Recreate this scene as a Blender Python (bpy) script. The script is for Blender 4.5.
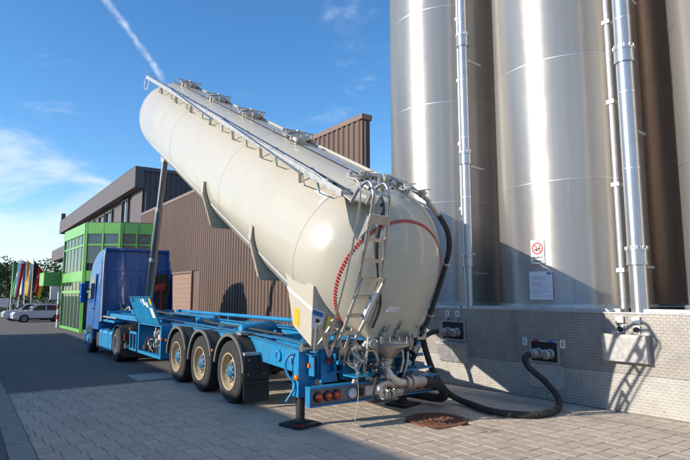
import bpy, bmesh, math, random
from mathutils import Vector, Matrix
random.seed(7)
R = math.radians
for o in list(bpy.data.objects): bpy.data.objects.remove(o)
scene = bpy.context.scene
COL = scene.collection

# ------------------------------------------------------------------ camera, sky, sun, exposure
F_PX = 540.0
cam_d = bpy.data.cameras.new('camera'); cam = bpy.data.objects.new('camera', cam_d); COL.objects.link(cam)
cam_d.sensor_width = 36; cam_d.lens = 36 * F_PX / 690; cam_d.clip_start = .05; cam_d.clip_end = 3000
cam.location = (0, 0, 1.84)
cam.rotation_euler = (R(90) + math.atan(65 / 540), 0, -R(35.2))
scene.camera = cam
scene.render.resolution_x = 1024; scene.render.resolution_y = 683
SUN_AZ, SUN_EL = 283.0, 22.5
world = bpy.data.worlds.new('World'); scene.world = world; world.use_nodes = True
def build_world():
    nt = world.node_tree; nt.nodes.clear(); N = nt.nodes.new; L = nt.links.new
    out = N('ShaderNodeOutputWorld'); bg = N('ShaderNodeBackground'); bg.inputs['Strength'].default_value = .135
    sky = N('ShaderNodeTexSky'); sky.sky_type = 'NISHITA'; sky.sun_disc = False
    sky.sun_elevation = R(SUN_EL); sky.sun_rotation = R(SUN_AZ)
    sky.altitude = 300; sky.air_density = 1.0; sky.dust_density = .25; sky.ozone_density = 3.5
    geo = N('ShaderNodeTexCoord')
    sep = N('ShaderNodeSeparateXYZ'); L(geo.outputs['Generated'], sep.inputs[0])
    def M(op, a, b=None, c=None):
        n = N('ShaderNodeMath'); n.operation = op
        for i, v in enumerate((a, b, c)):
            if v is None: continue
            if isinstance(v, (int, float)): n.inputs[i].default_value = v
            else: L(v, n.inputs[i])
        return n.outputs[0]
    # a cloud layer: directions projected on a plane far overhead
    zc = M('MAXIMUM', sep.outputs[2], .04)
    px = M('DIVIDE', sep.outputs[0], zc); py = M('DIVIDE', sep.outputs[1], zc)
    cmb = N('ShaderNodeCombineXYZ'); L(px, cmb.inputs[0]); L(py, cmb.inputs[1])
    mp = N('ShaderNodeMapping'); L(geo.outputs['Generated'], mp.inputs[0]); mp.inputs['Rotation'].default_value = (R(12), R(-14), 0); mp.inputs['Scale'].default_value = (4.2, 4.2, 10.5); mp.inputs['Location'].default_value = (1.7, .9, .4)
    nz = N('ShaderNodeTexNoise'); L(mp.outputs[0], nz.inputs['Vector']); nz.inputs['Scale'].default_value = 1.0; nz.inputs['Detail'].default_value = 10; nz.inputs['Roughness'].default_value = .60; nz.inputs['Distortion'].default_value = .5
    # more cloud low down, less overhead
    lo = N('ShaderNodeMapRange'); L(sep.outputs[2], lo.inputs[0]); lo.inputs[1].default_value = .05; lo.inputs[2].default_value = .42; lo.inputs[3].default_value = .085; lo.inputs[4].default_value = -.13
    def dot0(v):
        n = N('ShaderNodeVectorMath'); n.operation = 'DOT_PRODUCT'; L(geo.outputs['Generated'], n.inputs[0]); n.inputs[1].default_value = v; return n.outputs['Value']
    s = M('ADD', nz.outputs[0], lo.outputs[0])
    for az, el, wd, amt in ((0, 9.5, 13, .135), (-40, 8, 40, .10), (120, 10, 50, .10), (250, 12, 60, .08), (39, 27.5, 8, .13), (20, 26.8, 2.5, .13), (24.5, 22.3, 3.5, .13)):      # a few loose banks round the horizon
        v = Vector((math.sin(R(az)) * math.cos(R(el)), math.cos(R(az)) * math.cos(R(el)), math.sin(R(el))))
        bk = N('ShaderNodeMapRange'); bk.interpolation_type = 'SMOOTHSTEP'; L(dot0(v), bk.inputs[0]); bk.inputs[1].default_value = math.cos(R(wd)); bk.inputs[2].default_value = 1; bk.inputs[3].default_value = 0; bk.inputs[4].default_value = amt
        s = M('ADD', s, bk.outputs[0])
    cr = N('ShaderNodeMapRange'); cr.interpolation_type = 'SMOOTHERSTEP'; L(s, cr.inputs[0]); cr.inputs[1].default_value = .50; cr.inputs[2].default_value = .80; cr.inputs[3].default_value = 0; cr.inputs[4].default_value = .62
    # condensation trail: a thin plane of directions between two bearings, broken by noise
    def vec(az, el): return Vector((math.sin(R(az)) * math.cos(R(el)), math.cos(R(az)) * math.cos(R(el)), math.sin(R(el))))
    a, b = vec(*TRAIL[0]), vec(*TRAIL[1]); nn = a.cross(b).normalized(); mid = (a + b).normalized(); half = mid.dot(a)
    nzt = N('ShaderNodeTexNoise'); L(geo.outputs['Generated'], nzt.inputs['Vector']); nzt.inputs['Scale'].default_value = 22; nzt.inputs['Detail'].default_value = 5
    nzt2 = N('ShaderNodeTexNoise'); L(geo.outputs['Generated'], nzt2.inputs['Vector']); nzt2.inputs['Scale'].default_value = 60; nzt2.inputs['Detail'].default_value = 6
    def dot(v):
        n = N('ShaderNodeVectorMath'); n.operation = 'DOT_PRODUCT'; L(geo.outputs['Generated'], n.inputs[0]); n.inputs[1].default_value = v; return n.outputs['Value']
    wob = M('MULTIPLY', M('SUBTRACT', nzt.outputs[0], .5), .032)
    dist = M('ABSOLUTE', M('ADD', dot(nn), wob))
    wid = N('ShaderNodeMapRange'); L(dist, wid.inputs[0]); wid.inputs[1].default_value = .0075; wid.inputs[2].default_value = .0; wid.inputs[3].default_value = 0; wid.inputs[4].default_value = 1
    along = N('ShaderNodeMapRange'); L(dot(mid), along.inputs[0]); along.inputs[1].default_value = half - .0015; along.inputs[2].default_value = half + .002; along.inputs[3].default_value = 0; along.inputs[4].default_value = 1
    tr = M('MULTIPLY', M('MULTIPLY', wid.outputs[0], along.outputs[0]), M('MAXIMUM', M('MULTIPLY', M('SUBTRACT', nzt2.outputs[0], .28), 1.7), 0.0))
    cov = M('MINIMUM', M('ADD', cr.outputs[0], tr), .9)
    mix = N('ShaderNodeMix'); mix.data_type = 'RGBA'; L(cov, mix.inputs[0]); hsv = N('ShaderNodeHueSaturation'); hsv.inputs['Saturation'].default_value = 1.2; hsv.inputs['Value'].default_value = .97; L(sky.outputs[0], hsv.inputs['Color']); L(hsv.outputs[0], mix.inputs[6]); mix.inputs[7].default_value = (4.2, 4.5, 4.9, 1)
    L(mix.outputs[2], bg.inputs[0]); L(bg.outputs[0], out.inputs[0])
TRAIL = ((9.2, 28.3), (15.9, 21.1))
build_world()
sun_d = bpy.data.lights.new('sun', 'SUN'); sun = bpy.data.objects.new('sun', sun_d); COL.objects.link(sun)
sun_d.energy = 3.4; sun_d.angle = R(.5); sun_d.color = (1, .91, .78)
sv = Vector((math.sin(R(SUN_AZ)) * math.cos(R(SUN_EL)), math.cos(R(SUN_AZ)) * math.cos(R(SUN_EL)), math.sin(R(SUN_EL))))
sun.rotation_euler = sv.to_track_quat('Z', 'Y').to_euler(); sun.location = sv * 60
scene.view_settings.view_transform = 'Standard'; scene.view_settings.look = 'None'
scene.view_settings.exposure = .82; scene.view_settings.gamma = 1; scene.view_settings.use_curve_mapping = False
scene.render.engine = 'CYCLES'

# ------------------------------------------------------------------ materials
def mat(name, col, rough=.5, metal=0., var=.12, vscale=6., bump=0., bscale=60., dirt=0., dcol=(.09, .075, .06), dscale=2.5, coat=0., aniso=0., spec=.5, stretch=(1, 1, 1), edge=0., rnd=0., emit=None):
    m = bpy.data.materials.new(name); m.use_nodes = True
    nt = m.node_tree; N = nt.nodes.new; L = nt.links.new; P = nt.nodes['Principled BSDF']
    P.inputs['Roughness'].default_value = rough; P.inputs['Metallic'].default_value = metal
    P.inputs['Specular IOR Level'].default_value = spec
    if coat: P.inputs['Coat Weight'].default_value = coat; P.inputs['Coat Roughness'].default_value = .08
    tc = N('ShaderNodeTexCoord'); mp = N('ShaderNodeMapping'); L(tc.outputs['Object'], mp.inputs[0]); mp.inputs['Scale'].default_value = stretch
    nz = N('ShaderNodeTexNoise'); L(mp.outputs[0], nz.inputs['Vector']); nz.inputs['Scale'].default_value = vscale; nz.inputs['Detail'].default_value = 6; nz.inputs['Roughness'].default_value = .6
    mx = N('ShaderNodeMix'); mx.data_type = 'RGBA'
    mr = N('ShaderNodeMapRange'); L(nz.outputs[0], mr.inputs[0]); mr.inputs[1].default_value = .3; mr.inputs[2].default_value = .7
    L(mr.outputs[0], mx.inputs[0])
    c = Vector(col); mx.inputs[6].default_value = (*[max(0, x * (1 - var)) for x in c], 1); mx.inputs[7].default_value = (*[min(1, x * (1 + var)) for x in c], 1)
    cur = mx.outputs[2]
    if rnd:
        oi = N('ShaderNodeObjectInfo'); at = N('ShaderNodeAttribute'); at.attribute_name = 'tint'
        ad = N('ShaderNodeMath'); ad.operation = 'ADD'; L(oi.outputs['Random'], ad.inputs[0]); L(at.outputs['Fac'], ad.inputs[1])
        fr = N('ShaderNodeMath'); fr.operation = 'FRACT'; L(ad.outputs[0], fr.inputs[0])
        rr = N('ShaderNodeMapRange'); L(fr.outputs[0], rr.inputs[0]); rr.inputs[3].default_value = 1 - rnd; rr.inputs[4].default_value = 1 + rnd
        hs = N('ShaderNodeHueSaturation'); L(cur, hs.inputs['Color']); L(rr.outputs[0], hs.inputs['Value']); cur = hs.outputs[0]
    rsock = None
    if dirt:
        n2 = N('ShaderNodeTexNoise'); L(mp.outputs[0], n2.inputs['Vector']); n2.inputs['Scale'].default_value = dscale; n2.inputs['Detail'].default_value = 8; n2.inputs['Roughness'].default_value = .7
        r2 = N('ShaderNodeMapRange'); L(n2.outputs[0], r2.inputs[0]); r2.inputs[1].default_value = .48; r2.inputs[2].default_value = .78; r2.inputs[3].default_value = 0; r2.inputs[4].default_value = dirt
        m2 = N('ShaderNodeMix'); m2.data_type = 'RGBA'; L(r2.outputs[0], m2.inputs[0]); L(cur, m2.inputs[6]); m2.inputs[7].default_value = (*dcol, 1); cur = m2.outputs[2]
        r3 = N('ShaderNodeMapRange'); L(n2.outputs[0], r3.inputs[0]); r3.inputs[1].default_value = .35; r3.inputs[2].default_value = .75; r3.inputs[3].default_value = rough; r3.inputs[4].default_value = min(1, rough + .3)
        L(r3.outputs[0], P.inputs['Roughness'])
    L(cur, P.inputs['Base Color'])
    if bump:
        n3 = N('ShaderNodeTexNoise'); L(mp.outputs[0], n3.inputs['Vector']); n3.inputs['Scale'].default_value = bscale; n3.inputs['Detail'].default_value = 5
        b = N('ShaderNodeBump'); b.inputs['Strength'].default_value = bump; b.inputs['Distance'].default_value = .01; L(n3.outputs[0], b.inputs['Height']); L(b.outputs[0], P.inputs['Normal'])
    if aniso:
        P.inputs['Anisotropic'].default_value = aniso; P.inputs['Anisotropic Rotation'].default_value = .25
        tg = N('ShaderNodeTangent'); tg.direction_type = 'RADIAL'; tg.axis = 'Z'; L(tg.outputs[0], P.inputs['Tangent'])
    if emit: P.inputs['Emission Color'].default_value = (*emit, 1); P.inputs['Emission Strength'].default_value = 1
    return m
def glass(name, col, rough=.04, spec=.8):
    m = mat(name, col, rough, 0, .3, 1.2, spec=spec); return m

MT = {}
MT['cream'] = mat('cream_paint', (.505, .462, .372), .19, 0, .025, 1.4, dirt=.10, dcol=(.36, .31, .23), dscale=1.1, coat=.35)
MT['blue'] = mat('blue_paint', (.006, .225, .46), .38, 0, .14, 5, dirt=.4, dcol=(.10, .13, .17), dscale=4, coat=.25)
MT['cabblue'] = mat('cab_blue_paint', (.002, .098, .34), .26, 0, .1, 3, dirt=.18, dcol=(.03, .07, .16), dscale=3, coat=.35)
MT['steel'] = mat('stainless_steel', (.52, .50, .47), .30, 1, .12, 8, dirt=.25, dcol=(.3, .27, .22), dscale=9)
MT['alu'] = mat('aluminium', (.47, .45, .42), .42, .85, .12, 9, dirt=.3, dcol=(.35, .31, .26), dscale=6)
MT['chrome'] = mat('chromed_rod', (.50, .48, .46), .22, 1, .05, 5)
MT['galv'] = mat('galvanised_sheet', (.60, .60, .59), .40, .8, .16, 14, dirt=.3, dcol=(.42, .41, .38), dscale=8)
MT['pipe'] = mat('galvanised_pipe', (.52, .52, .52), .36, .8, .08, 6, aniso=.6)
MT['rubber'] = mat('tyre_rubber', (.026, .025, .024), .82, 0, .25, 12, bump=.4, bscale=140, dirt=.5, dcol=(.10, .09, .08), dscale=5)
MT['hose'] = mat('hose_rubber', (.030, .029, .028), .62, 0, .3, 25, bump=.5, bscale=90, dirt=.45, dcol=(.12, .11, .10), dscale=6)
MT['plastic'] = mat('black_plastic', (.028, .028, .029), .55, 0, .2, 8, bump=.15, bscale=200, dirt=.4, dcol=(.11, .10, .09), dscale=4)
MT['rimcream'] = mat('rim_paint', (.43, .34, .215), .5, 0, .15, 12, dirt=.55, dcol=(.16, .11, .06), dscale=9)
MT['rimgrey'] = mat('grey_rim_paint', (.42, .41, .40), .45, .4, .15, 10, dirt=.5, dcol=(.10, .09, .08), dscale=8)
MT['edgegrey'] = mat('grey_rubber_edge', (.13, .125, .12), .6, 0, .2, 12, dirt=.5, dcol=(.06, .055, .05), dscale=6)
MT['hubblue'] = mat('hub_paint', (.010, .13, .27), .5, 0, .2, 14, dirt=.6, dcol=(.05, .045, .04), dscale=10)
MT['beamgrey'] = mat('beam_plate', (.21, .20, .19), .5, .2, .15, 8, dirt=.5, dcol=(.09, .07, .05), dscale=6)
MT['black'] = mat('black_paint', (.02, .02, .021), .5, 0, .2, 8, dirt=.3, dcol=(.09, .08, .07))
MT['white'] = mat('white_enamel', (.72, .72, .70), .45, 0, .04, 6, dirt=.15, dcol=(.4, .38, .34), dscale=7)
MT['red'] = mat('red_reflector', (.50, .012, .012), .35, 0, .08, 20)
MT['redpaint'] = mat('red_paint', (.38, .02, .015), .45, 0, .15, 10)
MT['orange'] = mat('orange_lens', (.75, .16, .01), .25, 0, .05, 10, coat=.5)
MT['yellow'] = mat('yellow_reflector', (.80, .42, .01), .45, 0, .06, 10)
MT['paleyellow'] = mat('pale_yellow_reflector', (.72, .60, .08), .45, 0, .06, 10)
MT['redlens'] = mat('red_lens', (.42, .01, .008), .18, 0, .1, 30, coat=.6)
MT['whitetape'] = mat('white_reflective_tape', (.78, .78, .76), .4, 0, .05, 10)
MT['bluelabel'] = mat('blue_print', (.03, .12, .42), .5, 0, .1, 30)
MT['ink'] = mat('black_ink', (.02, .02, .02), .6, 0, .1, 30)
MT['greyink'] = mat('grey_print', (.33, .33, .34), .6, 0, .1, 30)
MT['paper'] = mat('laminated_paper', (.70, .72, .76), .3, 0, .03, 5)
MT['asphalt'] = mat('asphalt', (.135, .122, .112), .9, 0, .35, 40, bump=.9, bscale=160, dirt=.55, dcol=(.20, .18, .162), dscale=.7)
MT['joint'] = mat('joint_sand', (.060, .054, .046), .95, 0, .4, 30, dirt=.4, dcol=(.03, .05, .015), dscale=1.5)
MT['paver'] = mat('concrete_paver', (.49, .40, .31), .88, 0, .13, 35, bump=.45, bscale=160, dirt=.42, dcol=(.31, .262, .21), dscale=.8, rnd=.09)
MT['kerb'] = mat('kerb_concrete', (.29, .265, .235), .9, 0, .2, 30, bump=.5, bscale=120, dirt=.5, dcol=(.12, .115, .10), dscale=4)
MT['concrete'] = mat('concrete', (.33, .32, .30), .9, 0, .15, 9, bump=.4, bscale=80, dirt=.4, dcol=(.2, .19, .17))
MT['rust'] = mat('rusty_iron', (.20, .085, .05), .85, 0, .35, 30, bump=.6, bscale=90, dirt=.6, dcol=(.10, .05, .035), dscale=12)
MT['brown'] = mat('brown_cladding', (.135, .088, .068), .5, .1, .08, 3, dirt=.25, dcol=(.17, .118, .094), dscale=.6, stretch=(1, 1, .25), rnd=.05)
MT['brownlight'] = mat('light_brown_door', (.27, .175, .125), .5, 0, .08, 4, dirt=.2, dcol=(.3, .2, .15))
MT['darkclad'] = mat('dark_cladding', (.095, .075, .078), .5, .1, .1, 3, rnd=.05)
MT['mauve'] = mat('mauve_grey_cladding', (.115, .098, .100), .5, .1, .08, 2, dirt=.2, dcol=(.17, .145, .14), dscale=.5)
MT['flash'] = mat('brown_flashing', (.21, .14, .115), .5, .1, .08, 4)
MT['roof'] = mat('roof_felt', (.12, .115, .11), .9, 0, .2, 4)
MT['green'] = mat('green_frame', (.15, .42, .085), .4, 0, .08, 3, coat=.2)
MT['darkglass'] = glass('window_glass', (.018, .022, .026))
MT['skyglass'] = glass('tower_glass', (.030, .038, .042), .02, 1.0)
MT['tan'] = mat('tan_infill_board', (.24, .175, .135), .6, 0, .1, 3)
MT['plaster'] = mat('pale_plaster', (.62, .60, .56), .9, 0, .06, 3, dirt=.2, dcol=(.4, .38, .34))
MT['leaf'] = mat('leaf', (.040, .085, .018), .6, 0, .5, 3.0, rnd=.2)
MT['leaf2'] = mat('leaf_light', (.065, .115, .022), .6, 0, .5, 3.0, rnd=.2)
MT['bark'] = mat('bark', (.08, .06, .045), .9, 0, .3, 12, bump=.6, bscale=30)
MT['carwhite'] = mat('car_paint_white', (.66, .68, .70), .2, 0, .02, 3, coat=.8)
MT['flagblack'] = mat('flag_black', (.012, .012, .013), .8, 0, .1, 4)
MT['flagred'] = mat('flag_red', (.55, .02, .02), .8, 0, .1, 4)
MT['flaggold'] = mat('flag_gold', (.80, .48, .01), .8, 0, .1, 4)
MT['flaggreen'] = mat('flag_green', (.03, .28, .05), .8, 0, .1, 4)
MT['flagwhite'] = mat('flag_white', (.75, .75, .75), .8, 0, .05, 4)
MT['flagblue'] = mat('flag_blue', (.02, .10, .42), .8, 0, .1, 4)
MT['rooftile'] = mat('red_roof_tile', (.26, .11, .07), .8, 0, .2, 3)

def layer(m, col, lo, hi, amount, scale, stretch=(1, 1, 1), rot=(0, 0, 0), detail=8, seedloc=(0, 0, 0), rough=None, dist=0.):
    """stains and streaks with a shape of their own, mixed over the base colour"""
    nt = m.node_tree; N = nt.nodes.new; L = nt.links.new; P = nt.nodes['Principled BSDF']
    tc = N('ShaderNodeTexCoord'); mp0 = N('ShaderNodeMapping'); L(tc.outputs['Object'], mp0.inputs[0]); mp0.inputs['Rotation'].default_value = rot
    mp = N('ShaderNodeMapping'); L(mp0.outputs[0], mp.inputs[0]); mp.inputs['Scale'].default_value = stretch; mp.inputs['Location'].default_value = seedloc
    nz = N('ShaderNodeTexNoise'); L(mp.outputs[0], nz.inputs['Vector']); nz.inputs['Scale'].default_value = scale; nz.inputs['Detail'].default_value = detail; nz.inputs['Roughness'].default_value = .65; nz.inputs['Distortion'].default_value = dist
    mr = N('ShaderNodeMapRange'); mr.interpolation_type = 'SMOOTHSTEP'; L(nz.outputs[0], mr.inputs[0]); mr.inputs[1].default_value = lo; mr.inputs[2].default_value = hi; mr.inputs[3].default_value = 0; mr.inputs[4].default_value = amount
    src = P.inputs['Base Color'].links[0].from_socket; mx = N('ShaderNodeMix'); mx.data_type = 'RGBA'; L(mr.outputs[0], mx.inputs[0]); L(src, mx.inputs[6]); mx.inputs[7].default_value = (*col, 1); L(mx.outputs[2], P.inputs['Base Color'])
# tank: drip streaks across the barrel, dusty patches
layer(MT['cream'], (.30, .25, .18), .56, .80, .24, 2.2, (.5, 4.5, .35), (-R(26.6), 0, 0), 9)
layer(MT['cream'], (.54, .50, .42), .52, .75, .2, .9, (1, 1, 1), (0, 0, 0), 6, (3, 1, 2))
# yard: oil spots, pale powder spill, tyre tracks along the lane
layer(MT['paver'], (.13, .12, .11), .66, .74, .55, .9, (1, 1, 1), (0, 0, 0), 4, (7, 2, 0))
layer(MT['paver'], (.55, .51, .45), .60, .80, .40, .55, (1, 1, 1), (0, 0, 0), 8, (1, 9, 0))
layer(MT['paver'], (.20, .185, .165), .55, .72, .45, 1.0, (1.3, .10, 1), (0, 0, 0), 6, (4, 4, 0))
layer(MT['asphalt'], (.035, .033, .033), .60, .70, .6, .8, (1, .35, 1), (0, 0, 0), 4, (2, 5, 0))
layer(MT['asphalt'], (.17, .16, .15), .55, .8, .5, .35, (1, .2, 1), (0, 0, 0), 8, (9, 3, 0))
layer(MT['kerb'], (.09, .085, .07), .55, .7, .5, 3, (1, 1, 1), (0, 0, 0), 8)
layer(MT['brown'], (.10, .07, .06), .55, .8, .35, 1.2, (1, 2.5, .12), (0, 0, 0), 8)
layer(MT['blue'], (.05, .055, .06), .52, .72, .55, 6, (1, 1, 1), (0, 0, 0), 9)
layer(MT['blue'], (.28, .27, .25), .60, .76, .4, 10, (1, 1, .5), (0, 0, 0), 9, (5, 1, 1))
layer(MT['cabblue'], (.10, .12, .15), .58, .8, .30, 2.5, (1, 1, .3), (0, 0, 0), 9)
def silo_metal(name, base, rough, an):
    m = mat(name, base, rough, .74, .05, 2.2, aniso=an, stretch=(3, 3, .12), rnd=.03)
    nt = m.node_tree; N = nt.nodes.new; L = nt.links.new; P = nt.nodes['Principled BSDF']
    tc = N('ShaderNodeTexCoord')
    mp = N('ShaderNodeMapping'); L(tc.outputs['Object'], mp.inputs[0]); mp.inputs['Scale'].default_value = (5, 5, .15)
    nz = N('ShaderNodeTexNoise'); L(mp.outputs[0], nz.inputs['Vector']); nz.inputs['Scale'].default_value = 3; nz.inputs['Detail'].default_value = 7
    mr = N('ShaderNodeMapRange'); L(nz.outputs[0], mr.inputs[0]); mr.inputs[1].default_value = .3; mr.inputs[2].default_value = .7; mr.inputs[3].default_value = rough - .03; mr.inputs[4].default_value = rough + .05
    L(mr.outputs[0], P.inputs['Roughness'])
    # slight oil-canning of the thin sheet
    n2 = N('ShaderNodeTexNoise'); L(tc.outputs['Object'], n2.inputs['Vector']); n2.inputs['Scale'].default_value = 1.6; n2.inputs['Detail'].default_value = 2
    b = N('ShaderNodeBump'); b.inputs['Strength'].default_value = .16; b.inputs['Distance'].default_value = .05; L(n2.outputs[0], b.inputs['Height']); L(b.outputs[0], P.inputs['Normal'])
    return m
MT['silo'] = silo_metal('brushed_silo_steel', (.52, .49, .455), .47, .92)
MT['silodark'] = silo_metal('back_silo_brown_reflection', (.62, .50, .41), .42, .6)  # brown of the reflected surroundings is put into the back-row steel colour
MT['seam'] = mat('weld_seam', (.70, .69, .67), .4, 1, .1, 20)

def tread_material(col):
    m = mat('tread_plate', col, .42, .75, .10, 5, dirt=.4, dcol=(.36, .34, .30), dscale=1.6)
    nt = m.node_tree; N = nt.nodes.new; L = nt.links.new; P = nt.nodes['Principled BSDF']
    tc = N('ShaderNodeTexCoord'); sp = N('ShaderNodeSeparateXYZ'); L(tc.outputs['Object'], sp.inputs[0])
    def M(op, a, b=None):
        n = N('ShaderNodeMath'); n.operation = op
        for i, v in enumerate((a, b)):
            if v is None: continue
            if isinstance(v, (int, float)): n.inputs[i].default_value = v
            else: L(v, n.inputs[i])
        return n.outputs[0]
    K = 1 / .046
    a = M('MULTIPLY', sp.outputs[1], K); b = M('MULTIPLY', sp.outputs[2], K)
    fa, fb = M('FLOOR', a), M('FLOOR', b)
    la, lb = M('SUBTRACT', M('SUBTRACT', a, fa), .5), M('SUBTRACT', M('SUBTRACT', b, fb), .5)
    par = M('SUBTRACT', M('MULTIPLY', M('FRACT', M('MULTIPLY', M('ADD', fa, fb), .5)), 4.0), 1.0)   # -1 or +1
    lb2 = M('MULTIPLY', lb, par)
    s = M('MULTIPLY', M('ADD', la, lb2), .7071); t = M('MULTIPLY', M('SUBTRACT', la, lb2), .7071)
    d = M('ADD', M('POWER', M('DIVIDE', s, .48), 2), M('POWER', M('DIVIDE', t, .17), 2))
    h = M('MAXIMUM', M('SUBTRACT', 1.0, d), 0.0)
    bp = N('ShaderNodeBump'); bp.inputs['Strength'].default_value = .75; bp.inputs['Distance'].default_value = .010; L(h, bp.inputs['Height']); L(bp.outputs[0], P.inputs['Normal'])
    hm = N('ShaderNodeMapRange'); L(h, hm.inputs[0]); hm.inputs[3].default_value = .62; hm.inputs[4].default_value = 1.12     # cavity shade painted in with grime between worn bars, for contrast in shade
    src = P.inputs['Base Color'].links[0].from_socket; hv = N('ShaderNodeHueSaturation'); L(src, hv.inputs['Color']); L(hm.outputs[0], hv.inputs['Value']); L(hv.outputs[0], P.inputs['Base Color'])
    return m
MT['tread'] = tread_material((.56, .525, .48)); MT['treadlow'] = tread_material((.74, .71, .66))
layer(MT['tread'], (.22, .20, .17), .55, .78, .40, 1.1, (1, 2.2, .25), (0, 0, 0), 9)
layer(MT['tread'], (.30, .25, .19), .55, .70, .45, .8, (1, .5, 3.0), (0, 0, 0), 8, (0, 3, 1))
layer(MT['silo'], (.30, .27, .24), .58, .80, .35, 1.6, (2, 2, .12), (0, 0, 0), 9)

# ------------------------------------------------------------------ mesh helpers
ORG = {}
def V(*a): return Vector(a[0]) if len(a) == 1 else Vector(a)
class MB:
    def __init__(s): s.v = []; s.f = []
    def add(s, vs, fs):
        k = len(s.v); s.v += [Vector(p) for p in vs]; s.f += [tuple(i + k for i in f) for f in fs]; return s
    def box(s, x0, x1, y0, y1, z0, z1):
        return s.add([(x0, y0, z0), (x1, y0, z0), (x1, y1, z0), (x0, y1, z0), (x0, y0, z1), (x1, y0, z1), (x1, y1, z1), (x0, y1, z1)],
                     [(0, 3, 2, 1), (4, 5, 6, 7), (0, 1, 5, 4), (1, 2, 6, 5), (2, 3, 7, 6), (3, 0, 4, 7)])
    def obox(s, c, a, b, d):
        c, a, b, d = map(V, (c, a, b, d)); p = []
        for k in (-1, 1):
            for i, j in ((-1, -1), (1, -1), (1, 1), (-1, 1)): p.append(c + a * i + b * j + d * k)
        return s.add(p, [(0, 3, 2, 1), (4, 5, 6, 7), (0, 1, 5, 4), (1, 2, 6, 5), (2, 3, 7, 6), (3, 0, 4, 7)])
    def bar(s, p0, p1, w, h, up=(0, 0, 1)):
        p0, p1 = V(p0), V(p1); d = p1 - p0
        x = d.cross(V(up));
        if x.length < 1e-6: x = d.cross(V(1, 0, 0))
        x.normalize(); y = x.cross(d).normalized()
        return s.obox((p0 + p1) / 2, x * w / 2, y * h / 2, d / 2)
    def rings(s, rs, c0=True, c1=True, closed=False):
        n = len(rs[0]); k = len(s.v); m = len(rs)
        for r in rs: s.v += [Vector(p) for p in r]
        for i in range(m if closed else m - 1):
            a, b = k + i * n, k + ((i + 1) % m) * n
            for j in range(n): s.f.append((a + j, a + (j + 1) % n, b + (j + 1) % n, b + j))
        if not closed:
            if c0: s.f.append(tuple(range(k + n - 1, k - 1, -1)))
            if c1: s.f.append(tuple(range(k + (m - 1) * n, k + m * n)))
        return s
    def lathe(s, c, axis, prof, n=24, c0=False, c1=False, ref=None):
        c, axis = V(c), V(axis).normalized()
        x = axis.cross(V(0, 0, 1) if abs(axis.z) < .9 else V(1, 0, 0)).normalized(); y = axis.cross(x)
        return s.rings([[c + axis * h + (x * math.cos(t) + y * math.sin(t)) * r for t in [2 * math.pi * i / n for i in range(n)]] for r, h in prof], c0, c1)
    def cyl(s, p0, p1, r0, r1=None, n=12):
        p0, p1 = V(p0), V(p1); r1 = r0 if r1 is None else r1
        return s.lathe(p0, p1 - p0, [(r0, 0), (r1, (p1 - p0).length)], n, True, True)
    def tube(s, path, r, n=8, sub=0, caps=True):
        P = [V(p) for p in path]
        if sub: P = smooth_path(P, sub)
        t0 = (P[1] - P[0]).normalized(); x = t0.cross(V(0, 0, 1))
        if x.length < 1e-4: x = t0.cross(V(1, 0, 0))
        x.normalize(); rs = []
        for i, p in enumerate(P):
            t = ((P[min(i + 1, len(P) - 1)] - P[max(i - 1, 0)])).normalized()
            x = (x - t * x.dot(t)).normalized(); y = t.cross(x)
            rr = r(i / (len(P) - 1)) if callable(r) else r
            rs.append([p + (x * math.cos(a) + y * math.sin(a)) * rr for a in [2 * math.pi * k / n for k in range(n)]])
        return s.rings(rs, caps, caps)
    def prism(s, poly, vec):
        vec = V(vec); return s.rings([[V(p) for p in poly], [V(p) + vec for p in poly]])
    def build(s, name, m, parent=None, smooth=None, bevel=0, local=False, label=None, org=None):
        me = bpy.data.meshes.new(name); o = bpy.data.objects.new(name, me); COL.objects.link(o)
        if parent is not None: o.parent = parent; og = ORG[parent.name]
        elif org is not None: og = V(org)
        else:
            lo = [min(p[i] for p in s.v) for i in range(3)]; hi = [max(p[i] for p in s.v) for i in range(3)]
            og = V((lo[0] + hi[0]) / 2, (lo[1] + hi[1]) / 2, lo[2])
        if parent is None: o.location = og
        if local: og = V(0, 0, 0)
        ORG[o.name] = og
        me.from_pydata([p - og for p in s.v], [], s.f)
        bm = bmesh.new(); bm.from_mesh(me); bmesh.ops.recalc_face_normals(bm, faces=bm.faces); bm.to_mesh(me); bm.free()
        me.materials.append(MT[m] if isinstance(m, str) else m)
        if smooth is not None:
            me.polygons.foreach_set('use_smooth', [True] * len(me.polygons)); me.set_sharp_from_angle(angle=R(smooth))
        if bevel:
            b = o.modifiers.new('bevel', 'BEVEL'); b.width = bevel; b.segments = 2; b.limit_method = 'ANGLE'; b.angle_limit = R(40)
        if label: o['label'] = label
        return o
def smooth_path(P, sub):
    out = []
    for i in range(len(P) - 1):
        p0, p1, p2, p3 = P[max(i - 1, 0)], P[i], P[i + 1], P[min(i + 2, len(P) - 1)]
        for k in range(sub):
            t = k / sub
            out.append(.5 * ((2 * p1) + (p2 - p0) * t + (2 * p0 - 5 * p1 + 4 * p2 - p3) * t * t + (3 * p1 - p0 - 3 * p2 + p3) * t ** 3))
    out.append(P[-1]); return out
def tag(o, label=None, cat=None, group=None, kind=None):
    if label: o['label'] = label
    if cat: o['category'] = cat
    if group: o['group'] = group
    if kind: o['kind'] = kind
    return o
def thing(name, label, cat, loc, group=None, rotz=0):
    o = bpy.data.objects.new(name, None); COL.objects.link(o); o.location = loc; o.rotation_euler = (0, 0, rotz); o.empty_display_size = .2
    ORG[o.name] = V(loc); return tag(o, label, cat, group)
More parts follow.
